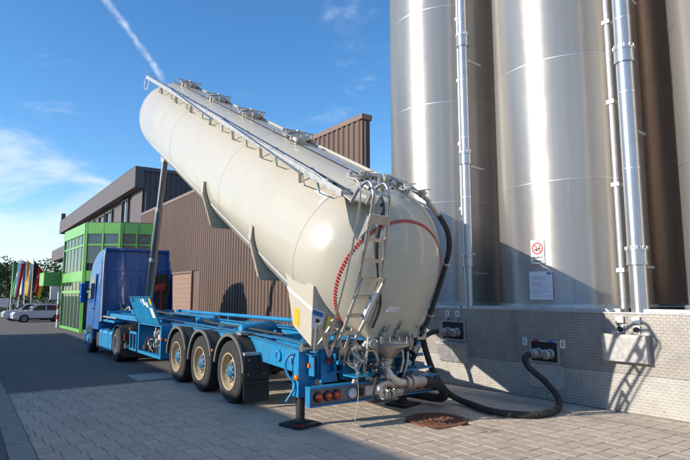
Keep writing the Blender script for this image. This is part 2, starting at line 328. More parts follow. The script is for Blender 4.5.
def group_part(name, parent, loc):
    """a part that only holds sub-parts (a wheel); its sub-parts are built round its own origin"""
    o = bpy.data.objects.new(name, None); COL.objects.link(o); o.parent = parent; o.location = V(loc) - ORG[parent.name]; o.empty_display_size = .1
    ORG[o.name] = V(0, 0, 0); return o
def copy_tree(src, parent=None, loc=None, rotz=None):
    c = src.copy(); COL.objects.link(c)
    if parent is not None: c.parent = parent
    if loc is not None: c.location = loc
    if rotz is not None: c.rotation_euler = (0, 0, rotz)
    for ch in list(src.children): copy_tree(ch, c)
    return c
def text_part(name, body, size, m, parent, mw):
    cu = bpy.data.curves.new('t', 'FONT'); cu.body = body; cu.size = size; cu.align_x = 'CENTER'; cu.align_y = 'CENTER'; cu.extrude = .0008; cu.offset = .0018
    t = bpy.data.objects.new('t', cu); COL.objects.link(t); bpy.context.view_layer.update()
    me = bpy.data.meshes.new_from_object(t.evaluated_get(bpy.context.evaluated_depsgraph_get())); bpy.data.objects.remove(t)
    me.transform(mw); og = ORG[parent.name]; me.transform(Matrix.Translation(-og)); me.materials.clear(); me.materials.append(MT[m])
    o = bpy.data.objects.new(name, me); COL.objects.link(o); o.parent = parent; ORG[o.name] = og; return o

# ------------------------------------------------------------------ ground
def gz(y):
    K = [(-400, 0), (12.1, 0), (18, -.17), (22, -.24), (32, -.22), (57, -.6), (120, -.8), (2000, -2)]
    for (a, za), (b, zb) in zip(K, K[1:]):
        if a <= y <= b: return za + (zb - za) * (y - a) / (b - a)
    return 0
PAVE = (.84, 9.6, -4.0, 12.05)
def build_ground():
    m = MB(); xs = [-1500, -60, -12, .56, .84, 3, 6, 9.6, 14, 60, 1500]; ys = [-1500, -60, -4, 4, 12.05, 15, 18, 20, 22, 26, 32, 40, 48, 57, 80, 120, 400, 1900]
    vs = [(x, y, gz(y) - .002) for y in ys for x in xs]; fs = []
    n = len(xs)
    for j in range(len(ys) - 1):
        for i in range(n - 1):
            if xs[i] >= .83 and xs[i + 1] <= 9.61 and ys[j] >= -4 and ys[j + 1] <= 12.06: continue
            a = j * n + i; fs.append((a, a + 1, a + n + 1, a + n))
    m.add(vs, fs); g = m.build('ground', 'asphalt', org=(0, 0, 0)); tag(g, 'dark grey asphalt yard and road sloping gently away', None, None, 'structure')
    # paving bed with joint sand
    x0, x1, y0, y1 = PAVE
    bed = MB().box(x0, x1, y0, y1, -.2, -.011).build('paved_yard', 'joint', org=(0, 0, -.2)); tag(bed, 'herringbone concrete block paving of the delivery yard', None, None, 'structure')
    W_, L_ = .2, .25
    gap = .007
    bl = []
    for i in range(-110, 110):
        for j in range(-60, 60):
            ox, oy = .73 + i * W_ + j * L_, 8.1 + i * W_ - j * L_
            for bx0, bx1, by0, by1, k in ((0, L_, 0, W_, 0), (L_, L_ + W_, W_ - L_, W_, 1)):
                a, b, c, d = ox + bx0, ox + bx1, oy + by0, oy + by1
                if b < x0 + .02 or a > x1 - .02 or d < y0 + .02 or c > y1 - .02: continue
                a2, b2, c2, d2 = max(a, x0), min(b, x1), max(c, y0), min(d, y1)
                if b2 - a2 < .03 or d2 - c2 < .03: continue
                full = (a2, b2, c2, d2) == (a, b, c, d)
                cx, cy = (a2 + b2) / 2, (c2 + d2) / 2
                # depth along and across the lens axis decides which ones show largest
                z = .576 * cx + .817 * cy; xx = .817 * cx - .576 * cy
                vis = z > 4.9 and abs(xx) < z * .66
                if (cx - 5.9) ** 2 + (cy - 6.0) ** 2 < .47 ** 2: continue
                if cx > 8.73 - .0625 * (cy - 3.57) + .15: continue
                bl.append((z if vis and full else 999, a2, b2, c2, d2, k))
    def block(mb, a, b, c, d, z):
        g, h = gap / 2, .007
        p = [(a + g, c + g, -.05), (b - g, c + g, -.05), (b - g, d - g, -.05), (a + g, d - g, -.05)]
        p += [(q[0], q[1], z - .004) for q in p]
        p += [(a + g + h, c + g + h, z), (b - g - h, c + g + h, z), (b - g - h, d - g - h, z), (a + g + h, d - g - h, z)]
        f = [(8, 9, 10, 11)]
        for r in (0, 4):
            for q in range(4): f.append((r + q, r + (q + 1) % 4, r + 4 + (q + 1) % 4, r + 4 + q))
        mb.add(p, f); return len(f)
    bl.sort(key=lambda t: t[0])
    rnd = random.Random(3)
    protos = []
    for k, (w, d) in enumerate(((L_, W_), (W_, L_))):
        mb = MB(); block(mb, -w / 2, w / 2, -d / 2, d / 2, 0); me = bpy.data.meshes.new('paver'); me.from_pydata(mb.v, [], mb.f)
        bm = bmesh.new(); bm.from_mesh(me); bmesh.ops.recalc_face_normals(bm, faces=bm.faces); bm.to_mesh(me); bm.free()
        me.materials.append(MT['paver']); protos.append(me)
    for t in bl[:300]:
        o = bpy.data.objects.new('paver', protos[t[5]]); COL.objects.link(o); o.parent = bed
        o.location = V((t[1] + t[2]) / 2, (t[3] + t[4]) / 2, rnd.uniform(-.0025, .0015)) - V(0, 0, -.2)
        o.rotation_euler = (rnd.gauss(0, .004), rnd.gauss(0, .004), rnd.gauss(0, .006))
    mb = MB(); tint = []
    for t in bl[300:]:
        nf = block(mb, *t[1:5], rnd.uniform(-.0025, .0015)); tint += [rnd.random()] * nf
    o = mb.build('paver_field', 'paver', bed); o['kind'] = 'stuff'
    at = o.data.attributes.new('tint', 'FLOAT', 'FACE'); at.data.foreach_set('value', tint)
    # edging stones between asphalt and paving, kerb along the left
    ed = MB()
    ks = thing('kerb', 'row of flat concrete kerb stones along the left edge of the paving', None, (.7, 6, 0)); ks['kind'] = 'structure'
    first = None
    y = -4.0
    while y < 30:
        z = gz(y)
        k = MB().box(.565, .832, y + .006, y + .992, -.15, .012)
        if first is None: first = k.build('kerb_stone', 'kerb', ks, bevel=.012); base = first.location.copy(); y00 = y
        else:
            c = first.copy(); COL.objects.link(c); c.location = base + V(0, y - y00, gz(y + .5))
        y += 1.0
    es = thing('edging', 'single line of pale edging stones where paving meets asphalt', None, (4, 12.12, 0)); es['kind'] = 'structure'
    x = .85; first = None
    while x < 8.3:
        if first is None:
            first = MB().box(x, x + .49, 12.058, 12.158, -.15, .004).build('edging_stone', 'kerb', es, bevel=.006)
        else:
            c = first.copy(); COL.objects.link(c); c.location = first.location + V(x - .85, 0, 0)
        x += .5
    # drain slab in the asphalt by the first trailer wheel
    d = MB().box(3.25, 4.5, 12.35, 13.35, -.2, .004).build('drain_slab', 'concrete', bevel=.01); tag(d, 'flat concrete cover slab set in asphalt beside trailer wheels', 'slab')
build_ground()

def manhole():
    t = thing('manhole_cover', 'round rust-brown cast iron manhole cover set in the paving', 'manhole', (5.9, 6.0, 0))
    MB().lathe((5.9, 6, -.1), (0, 0, 1), [(.36, 0), (.36, .108), (.375, .110), (.445, .110), (.455, .104), (.455, 0)], 48).build('frame_ring', 'rust', t, 30)
    m = MB().lathe((5.9, 6, -.1), (0, 0, 1), [(.352, 0), (.352, .1), (.0, .1)], 40)
    m.build('lid', 'rust', t, 30)
    b = MB()
    for r, n in ((.10, 6), (.19, 11), (.28, 16)):
        for i in range(n):
            a = 2 * math.pi * (i + .5 * (n % 2)) / n; w = .6 * math.pi * r / n
            c = V(5.9 + r * math.cos(a), 6 + r * math.sin(a), .003)
            b.obox(c, V(math.cos(a), math.sin(a), 0) * .030, V(-math.sin(a), math.cos(a), 0) * w, V(0, 0, .007))
    tag(b.build('lid_studs', 'rust', t), kind='stuff')
manhole()

# ------------------------------------------------------------------ silo plinth and silos  (yard frame: a along the wall, b behind its face)
WD, WN, WR = V(-.0624, .998, 0).normalized(), V(.998, .0624, 0).normalized(), V(8.73, 3.57, 0)
def W(a, b, z): return WR + WD * a + WN * b + V(0, 0, z)
YAW = math.atan2(.0624, .998)
def wbox(mb, a0, a1, b0, b1, z0, z1):
    return mb.obox(W((a0 + a1) / 2, (b0 + b1) / 2, (z0 + z1) / 2), WN * (b1 - b0) / 2, WD * (a1 - a0) / 2, V(0, 0, (z1 - z0) / 2))
PT = 1.56
def plinth():
    t = thing('silo_plinth', 'long low silo base clad in grey tread plate sheets', 'plinth', W(1, 0, 0))
    wbox(MB(), -9, 8.2, .02, 7.5, -.3, PT - .012).build('core', 'concrete', t)
    a = -9.0; cuts = [-9, -7, -5.02, -3.0, -1.02, .95, 2.95, 4.93, 6.9, 8.2]
    for i, (c0, c1) in enumerate(zip(cuts, cuts[1:])):
        p = MB(); wbox(p, c0 + .003, c1 - .003, 0, .019, .602, PT); p.build('upper_tread_plate', 'tread', t)
    cuts = [-9, -6.2, -3.5, -.4, 2.4, 5.2, 8.2]
    for c0, c1 in zip(cuts, cuts[1:]):
        p = MB(); wbox(p, c0 + .003, c1 - .003, -.006, .018, .015, .598); p.build('lower_tread_plate', 'treadlow', t)
    p = MB(); wbox(p, -9, 8.2, -.012, .35, PT - .010, PT + .004); p.build('top_edge', 'galv', t)
    p = MB(); k = 0
    for aa in [x * .62 - 8.8 for x in range(27)]:
        p.cyl(W(aa, -.002, .11 + .02 * ((k * 7) % 3)), W(aa, -.02, .11 + .02 * ((k * 7) % 3)), .011, n=8); k += 1
    tag(p.build('bolt_row', 'steel', t), kind='stuff')
    for aa in (-4, -.87, 2.71, 5.99):
        p = MB(); wbox(p, aa - 1.62, aa + 1.62, .10, .42, PT + .006, PT + .058); p.build('base_rail', 'galv', t, bevel=.006)
plinth()
SILO_R = 1.43
def silo(a, b, label, m='silo', h=13.5, r=SILO_R):
    c = W(a, b, PT + .05)
    t = thing('silo', label, 'silo', c, 'tall steel silos on the plinth')
    zs = [PT + .05, 3.97, 6.36, 8.75, 11.1, h]
    n = 96
    MB().lathe(c, (0, 0, 1), [(r + .06, 0), (r + .06, .06), (r, .06)], n).build('foot_ring', 'galv', t, 30)
    for z0, z1 in zip(zs, zs[1:]):
        MB().lathe(V(c.x, c.y, z0), (0, 0, 1), [(r, .004), (r, z1 - z0 - .004)], n).build('shell_ring', m, t, 40)
    for z in zs[1:-1]:
        MB().lathe(V(c.x, c.y, z), (0, 0, 1), [(r - .004, -.008), (r + .005, -.006), (r + .006, .006), (r - .004, .008)], n).build('weld_seam', 'seam', t, 40)
    for z0, z1 in zip(zs, zs[1:]):      # one standing weld per ring
        ang = (z0 * 2.3) % 6.28
        MB().bar(V(c.x + (r - .001) * math.cos(ang), c.y + (r + .001) * math.sin(ang), z0 + .02), V(c.x + (r + .001) * math.cos(ang), c.y + (r + .001) * math.sin(ang), z1 - .02), .006, .006).build('vertical_weld', m, t)
    MB().lathe(V(c.x, c.y, h), (0, 0, 1), [(r + .02, 0), (r + .02, .08), (.3, .75), (.3, .9), (0, .9)], 48).build('roof_cone', m, t, 30)
    return t
silo(5.99, 1.68, 'steel silo at the left of the row, behind the tank rear end')
silo(2.71, 1.68, 'middle steel silo carrying the round no-smoking sign')
silo(-.87, 1.68, 'steel silo cut off by the right edge of the picture')
silo(-4.4, 1.68, 'front row steel silo standing right of the picture edge')
silo(1.0, 4.75, 'dark brownish silo in the back row, right of the thick pipe', 'silodark')
silo(4.4, 4.75, 'dark brownish silo in the back row, seen through the left gap', 'silodark')
silo(-2.4, 4.75, 'back row silo behind the right picture edge', 'silodark')

def riser(a, b, r, label, collars, clabel):
    t = thing('conveying_pipe', label, 'pipe', W(a, b, PT), 'vertical conveying pipes up the silos')
    zs = [PT - .004, 2.62, 3.9, 5.2, 6.5, 7.8, 9.1, 10.4, 11.7, 13.3]
    for z0, z1 in zip(zs, zs[1:]):
        MB().lathe(W(a, b, z0), (0, 0, 1), [(r, .003), (r, z1 - z0 - .003)], 32, True, True).build('pipe_length', 'pipe', t, 40)
    for z in zs[1:-1]: MB().lathe(W(a, b, z), (0, 0, 1), [(r * .99, -.012), (r + .004, -.010), (r + .004, .010), (r * .99, .012)], 32).build('joint_bead', 'seam', t, 40)
    for z in collars:
        m = MB().lathe(W(a, b, z), (0, 0, 1), [(r, -.13), (r + .026, -.13), (r + .026, -.09), (r + .02, -.085), (r + .02, .085), (r + .03, .09), (r + .03, .13), (r, .13)], 32)
        c = m.build('collar', 'pipe', t, 30)
        q = MB()
        for i in range(12):
            an = i * math.pi / 6; p = W(a, b, z + .12) + V(math.cos(an), math.sin(an), 0) * (r + .03)
            q.cyl(p, p + V(0, 0, .05), .007, n=6)
        tag(q.build('studs', 'seam', c), kind='stuff')
    for z in (2.3, 4.6, 7.0):
        m = MB(); wbox(m, a - .02, a + .02, b + r * .5, b + .6, z - .02, z + .02); m.build('wall_clip', 'galv', t)
riser(4.2, .19, .105, 'slimmer conveying pipe running up between the left and middle silos', (2.55, 4.75, 7.4), None)
riser(.82, .20, .135, 'thick conveying pipe running up the right side of the middle silo', (2.45, 5.85, 8.6), None)
def conduit(a, b, r, label):
    t = thing('cable_conduit', label, 'conduit', W(a, b, PT), 'thin conduits on the silos')
    MB().cyl(W(a, b, PT), W(a, b, 13), r, n=14).build('tube', 'galv', t, 40)
    for i in range(8):
        z = 2.25 + i * 1.45
        m = MB(); wbox(m, a - r * 1.5, a + r * 1.5, b - r * 1.3, b + .25, z - .035, z + .035); m.build('clip', 'galv', t, bevel=.004)
conduit(1.12, .30, .045, 'thin grey conduit beside the thick pipe on the middle silo')
conduit(4.42, .30, .028, 'thin grey conduit beside the slimmer pipe on the left silo')
# narrow rail and gauge box on the right-hand silo
def gauge():
    t = thing('ladder_rail', 'narrow white rail with box on the right-hand silo', 'rail', W(.12, .25, PT))
    c = W(-.87, 1.68, 0)
    d = V(-1, .12, 0).normalized(); q = c + d * (SILO_R + .03); sd = V(-d.y, d.x, 0)
    MB().obox(V(q.x, q.y, 2.9) , d * .03, sd * .05, V(0, 0, .9)).build('rail', 'white', t)
    MB().obox(V(q.x, q.y, 3.95), d * .06, sd * .09, V(0, 0, .12)).build('junction_box', 'white', t, bevel=.01)
gauge()

# signs on the middle silo
def silo_sheet(ac, a_pix, z0, z1, w):
    """frame of a flat sheet touching the silo shell at angle ang from its centre"""
    c = W(ac, 1.68, 0); d = V(math.cos(a_pix), math.sin(a_pix), 0)
    q = c + d * (SILO_R + .012); side = V(-d.y, d.x, 0)
    return V(q.x, q.y, (z0 + z1) / 2), d, side
def sheet_matrix(p, d, right):
    m = Matrix.Identity(4)
    for i in range(3): m[i][0] = right[i]; m[i][1] = (0, 0, 1)[i]; m[i][2] = d[i]; m[i][3] = p[i]
    return m
def nosmoke():
    ang = SIGN_A; p, d, rt = silo_sheet(2.71, ang, 2.42, 2.87, .3)
    t = thing('no_smoking_sign', 'white no-smoking sign with red crossed ring on the middle silo', 'sign', p - V(0, 0, .23))
    hw, hh = .135, .225
    MB().obox(p, rt * hw, d * .003, V(0, 0, hh)).build('plate', 'white', t)
    c = p + d * .005 + V(0, 0, .065)
    def ring(r0, r1, th, m, nm):
        mb = MB(); n = 40
        pr = [(r0, -th), (r1, -th), (r1, th), (r0, th)]
        x, y = rt, V(0, 0, 1)
        mb.rings([[c + d * h + (x * math.cos(2 * math.pi * i / n) + y * math.sin(2 * math.pi * i / n)) * r for r, h in pr] for i in range(n)], closed=True)
        return mb.build(nm, m, t)
    up = V(0, 0, 1)
    # cigarette symbol and match flame
    MB().obox(c + up * -.012, (rt * .86 + up * .2).normalized() * .068, (up * .86 - rt * .2).normalized() * .011, d * .001).build('cigarette_symbol', 'ink', t)
    sm = MB().tube([c + rt * .05 + up * .01, c + rt * .03 + up * .03, c + rt * .055 + up * .045, c + rt * .035 + up * .065], .006, 5, 4)
    sm.build('smoke_symbol', 'ink', t)
    MB().prism([c + rt * -.04 + up * -.055, c + rt * .01 + up * -.055, c + rt * -.012 + up * -.02], d * .001).build('hand_symbol', 'ink', t)
    ring(.088, .112, .0012, 'red', 'red_ring')
    MB().obox(c + d * .001, (rt * .707 - up * .707) * .09, (rt * .707 + up * .707) * .010, d * .001).build('red_bar', 'red', t)
    text_part('lettering', 'Rauchen', .06, 'ink', t, sheet_matrix(p + d * .005 - up * .105, d, rt))
    text_part('lettering', 'verboten !', .055, 'ink', t, sheet_matrix(p + d * .005 - up * .172, d, rt))
def notice():
    ang = NOTE_A; p, d, rt = silo_sheet(2.71, ang, 1.76, 2.27, .45)
    t = thing('notice_sheet', 'pale laminated notice sheet of printed lines below the no-smoking sign', 'notice', p - V(0, 0, .26))
    MB().obox(p, rt * .225, d * .002, V(0, 0, .262)).build('sheet', 'paper', t)
    up = V(0, 0, 1); rr = random.Random(5); m = MB(); z = .17
    while z > -.21:
        if rr.random() > .16:
            w = rr.uniform(.10, .185) if rr.random() < .8 else .07
            x = -.19
            while x < -.19 + 2 * w:
                l = rr.uniform(.012, .04); m.obox(p + d * .003 + rt * (x + l / 2) + up * z, rt * l / 2, up * .0042, d * .0006); x += l + .009
        z -= .0215
    tag(m.build('printed_lines', 'greyink', t), kind='stuff')
    MB().obox(p + d * .003 + rt * .16 + up * .222, rt * .045, up * .016, d * .0006).build('blue_mark', 'bluelabel', t)
SIGN_A, NOTE_A = R(187.3), R(188.9)      # where on the shell the two sheets hang
nosmoke(); notice()

# couplings in the plinth face
def coupling(mb_parent, a, z, r=.082, cap=True):
    p = W(a, 0, z)
    m = MB().lathe(p + WN * .0, -WN, [(r * 1.1, 0), (r * 1.1, .03), (r * .8, .04), (r * .8, .10), (r * 1.05, .11), (r * 1.05, .17), (r * .9, .18), (r * .55, .185), (r * .5, .16), (0, .16)], 24)
    c = m.build('coupling', 'alu', mb_parent, 30)
    q = MB()
    for s in (-1, 1):
        q.bar(p - WN * .13 + WD * s * (r * 1.05), p - WN * .15 + WD * s * (r * 1.45) + V(0, 0, -.03), .018, .03)
    q.build('cam_lever', 'steel', c)
    return c
def station(a0, a1, z0, z1, label, marks):
    ac = (a0 + a1) / 2
    t = thing('filling_station', label, 'coupling box', W(ac, 0, z0), 'filling couplings in the plinth')
    m = MB(); w = .035
    wbox(m, a0, a1, -.03, .0, z1 - w, z1); wbox(m, a0, a1, -.03, .0, z0, z0 + w); wbox(m, a0, a0 + w, -.03, .0, z0 + w, z1 - w); wbox(m, a1 - w, a1, -.03, .0, z0 + w, z1 - w)
    m.build('frame', 'rimgrey', t, bevel=.003)
    m = MB(); wbox(m, a0 + w, a1 - w, -.004, .0, z0 + w, z1 - w); m.build('recess_shade_panel', 'black', t)  # flat black panel stands in for the shade inside the box
    d = (a1 - a0) * .19
    coupling(t, ac + d, (z0 + z1) / 2 - .03); coupling(t, ac - d, (z0 + z1) / 2 - .03)
    return t
s1 = station(4.17, 4.80, .90, 1.31, 'filling box with two couplings at the left plinth end, by the tank rear', 0)
for da in (4.37, 4.64):
    m = MB(); wbox(m, da - .055, da + .055, -.010, .0, 1.39, 1.52); pl = m.build('number_plate', 'white', s1)
    m = MB(); wbox(m, da - .008, da + .008, -.0118, -.0102, 1.42, 1.49); m.build('number_mark', 'ink', pl)
    m = MB().cyl(W(da, 0, 1.345), W(da, -.05, 1.345), .035, n=14); m.build('signal_lamp', 'alu', s1, 40)
s2 = station(2.12, 2.70, .63, 1.04, 'lower filling box with red and blue tags behind the hose end', 0)
for da, mt in ((2.55, 'redpaint'), (2.27, 'bluelabel')):
    m = MB(); wbox(m, da - .05, da + .05, -.036, -.031, 1.005, 1.04); m.build('colour_tag', mt, s2)
for da in (2.80, 2.06):
    m = MB(); wbox(m, da - .045, da + .045, -.010, .0, .92, 1.06); pl = m.build('number_plate', 'white', s2)
    m = MB(); wbox(m, da - .008, da + .008, -.0118, -.0102, .95, 1.03); m.build('number_mark', 'ink', pl)
def tray(a0, a1, z0, z1, dep, label, lean=.35):
    t = thing('splash_box', label, 'metal box', W((a0 + a1) / 2, 0, z0), 'sheet metal boxes on the plinth')
    th = .004
    m = MB()
    # wedge hood: deeper at the top
    d0, d1 = dep, dep * lean
    pr = lambda a: [W(a, 0, z0), W(a, -d1, z0), W(a, -d0, z1 - .02), W(a, -d0, z1), W(a, 0, z1)]
    m.rings([pr(a0), pr(a1)]); m.build('hood', 'galv', t, bevel=.006)
    m = MB(); wbox(m, a0 - .02, a1 + .02, -.012, -.001, z0 - .03, z0); m.build('drip_edge', 'galv', t)
    m = MB(); wbox(m, a0 + .01, a1 - .01, -dep - .004, -dep + .006, z1 - .05, z1 + .006); m.build('lip', 'alu', t)
    return t
tray(4.10, 4.83, .47, .87, .16, 'grey sheet metal box under the left filling box')
t = tray(.62, 1.30, .80, 1.22, .17, 'grey sheet metal box in the sun below the thick pipe', .8)
for da in (.80, 1.05):
    m = MB(); wbox(m, da - .06, da + .06, -.05, .0, 1.40, 1.50); m.build('number_plate', 'white', t)
    MB().cyl(W(da, 0, 1.30), W(da, -.06, 1.30), .045, n=14).build('signal_lamp', 'black', t, 40)
    m = MB(); wbox(m, da - .05, da + .05, -.03, .0, 1.24, 1.36); m.build('bracket', 'galv', t)
def hatch():
    t = thing('access_hatch', 'plain square sheet metal hatch below the lower filling box', 'hatch', W(2.4, 0, .2))
    m = MB(); wbox(m, 2.08, 2.74, -.020, -.007, .20, .605); m.build('panel', 'galv', t, bevel=.003)
    m = MB(); wbox(m, 2.06, 2.76, -.028, -.0205, .595, .618); m.build('top_lip', 'galv', t)
    m = MB()
    for a in (2.12, 2.70):
        for z in (.24, .56): m.cyl(W(a, -.02, z), W(a, -.03, z), .014, n=8)
    tag(m.build('screws', 'steel', t), kind='stuff')
hatch()

# ------------------------------------------------------------------ brown warehouse, tall building, green stair tower
def ribbed(mb, p0, p1, z0, z1, nrm, pitch=.25, dep=.04, top=None):
    """trapezoidal sheeting from p0 to p1 (plan), relief towards nrm"""
    p0, p1, nrm = V(p0), V(p1), V(nrm); L_ = (p1 - p0).length; d = (p1 - p0).normalized(); n = max(1, round(L_ / pitch)); pt = L_ / n
    prof = []
    for i in range(n):
        for f, h in ((0, 0), (.38, 0), (.5, 1), (.88, 1)): prof.append((i * pt + f * pt, h * dep))
    prof.append((L_, 0))
    lo = [p0 + d * s + nrm * h + V(0, 0, z0) for s, h in prof]; hi = [p0 + d * s + nrm * h + V(0, 0, z1) for s, h in prof]
    k = len(prof); mb.add(lo + hi, [(i, i + 1, k + i + 1, k + i) for i in range(k - 1)])
    return mb
XW = 9.0
def warehouse():
    t = thing('warehouse', 'long brown ribbed metal warehouse wall behind the truck', 'building', (XW, 23, gz(23)))
    H = 6.98; y0, y1 = 11.9, 35.0
    MB().box(XW + .03, XW + .26, y0 + .02, y1, -.6, H - .02).build('wall_core', 'brown', t)
    MB().box(XW + .27, XW + 14, 17.0, y1, -.6, 4.5).build('hall', 'brown', t)
    MB().box(XW + .2, XW + 14.2, 16.9, y1, 4.5, 4.65).build('roof', 'roof', t)
    dy0, dy1, dz = 25.4, 28.5, 3.0
    # sheets about one metre wide, left free round the door
    y = y0
    while y < y1 - .05:
        e = min(y + 1.05, y1)
        if e > dy0 and y < dy1: z0 = dz
        else: z0 = -.5
        m = MB(); ribbed(m, (XW, y + .002, 0), (XW, e - .002, 0), z0, H - .16, (-1, 0, 0), .2625, .045); m.build('cladding_sheet', 'brown', t)
        y = e
    m = MB(); ribbed(m, (XW + .02, y0, 0), (XW + .26, y0, 0), -.5, H - .16, (0, -1, 0), .12, .03); m.build('end_sheet', 'darkclad', t)
    MB().box(XW - .06, XW + .32, y0 - .05, y1 + .05, H - .16, H).build('parapet_flashing', 'flash', t, bevel=.01)
    d = MB().box(XW - .0, XW + .028, dy0 + .1, dy1 - .1, -.5, dz - .1).build('roller_door', 'brownlight', t)
    s = MB()
    for i in range(14): s.box(XW - .014, XW - .001, dy0 + .1, dy1 - .1, -.3 + i * .225, -.3 + i * .225 + .205)
    s.build('door_slats', 'brownlight', d)
    m = MB(); m.box(XW - .07, XW + .02, dy0, dy0 + .1, -.5, dz); m.box(XW - .07, XW + .02, dy1 - .1, dy1, -.5, dz); m.box(XW - .07, XW + .02, dy0 + .1, dy1 - .1, dz - .1, dz); m.build('door_frame', 'flash', t)
    MB().box(XW - .055, XW + .0, y0 + .0, y1, -.5, -.02).build('base_strip', 'concrete', t)
warehouse()
def tall_building():
    t = thing('office_building', 'tall mauve-grey building with flat roof and dark ribbed end wall', 'building', (XW, 50, gz(50)))
    H = 9.95; y0, y1 = 35.06, 67
    MB().box(XW + .06, XW + 16, y0 + .06, y1, -1, H - .05).build('wall', 'mauve', t)
    # dark ribbed end wall facing the yard
    x = XW
    while x < XW + 15.9:
        m = MB(); ribbed(m, (x, y0, 0), (min(x + 2, XW + 16), y0, 0), 4.6, H - .2, (0, -1, 0), .33, .06); m.build('end_sheet', 'darkclad', t); x += 2
    MB().box(XW - .05, XW + 16.1, y0 - .12, y0 + .05, H - .22, H + .02).build('end_flashing', 'mauve', t)
    MB().box(XW - .55, XW - .0, y0 - .1, y1 + .3, H - 1.35, H).build('fascia', 'mauve', t, bevel=.02)
    MB().box(XW - .55, XW + 16, y0 + .06, y1 + .3, H + .001, H + .05).build('roof', 'roof', t)
    MB().box(XW - .04, XW + .05, y0, 37.6, 2, H - 1.36).build('corner_sheet', 'mauve', t)
    for (a, b, c, d) in ((38.6, 40.2, 6.2, 8.4), (43.5, 45.5, 6.9, 8.2), (46.2, 48.2, 6.9, 8.2), (50.5, 53, 6.9, 8.2), (57, 60, 6.2, 7.6), (57, 60, 3, 4.4), (62, 65.5, 6.0, 7.4), (62, 65.5, 3.2, 4.6), (62, 65.5, .4, 1.8)):
        f = MB(); f.box(XW - .10, XW + .05, a - .1, a, c - .1, d + .1); f.box(XW - .10, XW + .05, b, b + .1, c - .1, d + .1); f.box(XW - .10, XW + .05, a, b, d, d + .1); f.box(XW - .10, XW + .05, a, b, c - .1, c)
        w = f.build('window', 'mauve', t)
        MB().box(XW + .0, XW + .05, a, b, c, d).build('pane', 'darkglass', w)
        MB().box(XW - .03, XW + .0, (a + b) / 2 - .04, (a + b) / 2 + .04, c, d).build('mullion', 'white', w)
    for i, z in enumerate((2.4, 5.4)):
        b = MB().box(XW - 1.3, XW - .0, 56, 66, z, z + .15); b.box(XW - 1.3, XW - 1.22, 56, 66, z + .15, z + 1.15); b.box(XW - 1.22, XW, 56, 56.08, z + .15, z + 1.15); b.build('balcony', 'mauve', t)
    MB().box(XW - .5, XW - .1, 66.6, 67.0, H + .05, H + .9).build('roof_vent', 'darkclad', t)
    MB().box(XW - 1.9, XW - .6, 60.0, 60.4, 1.4, 3.4).build('sign_panel', 'white', t)
tall_building()
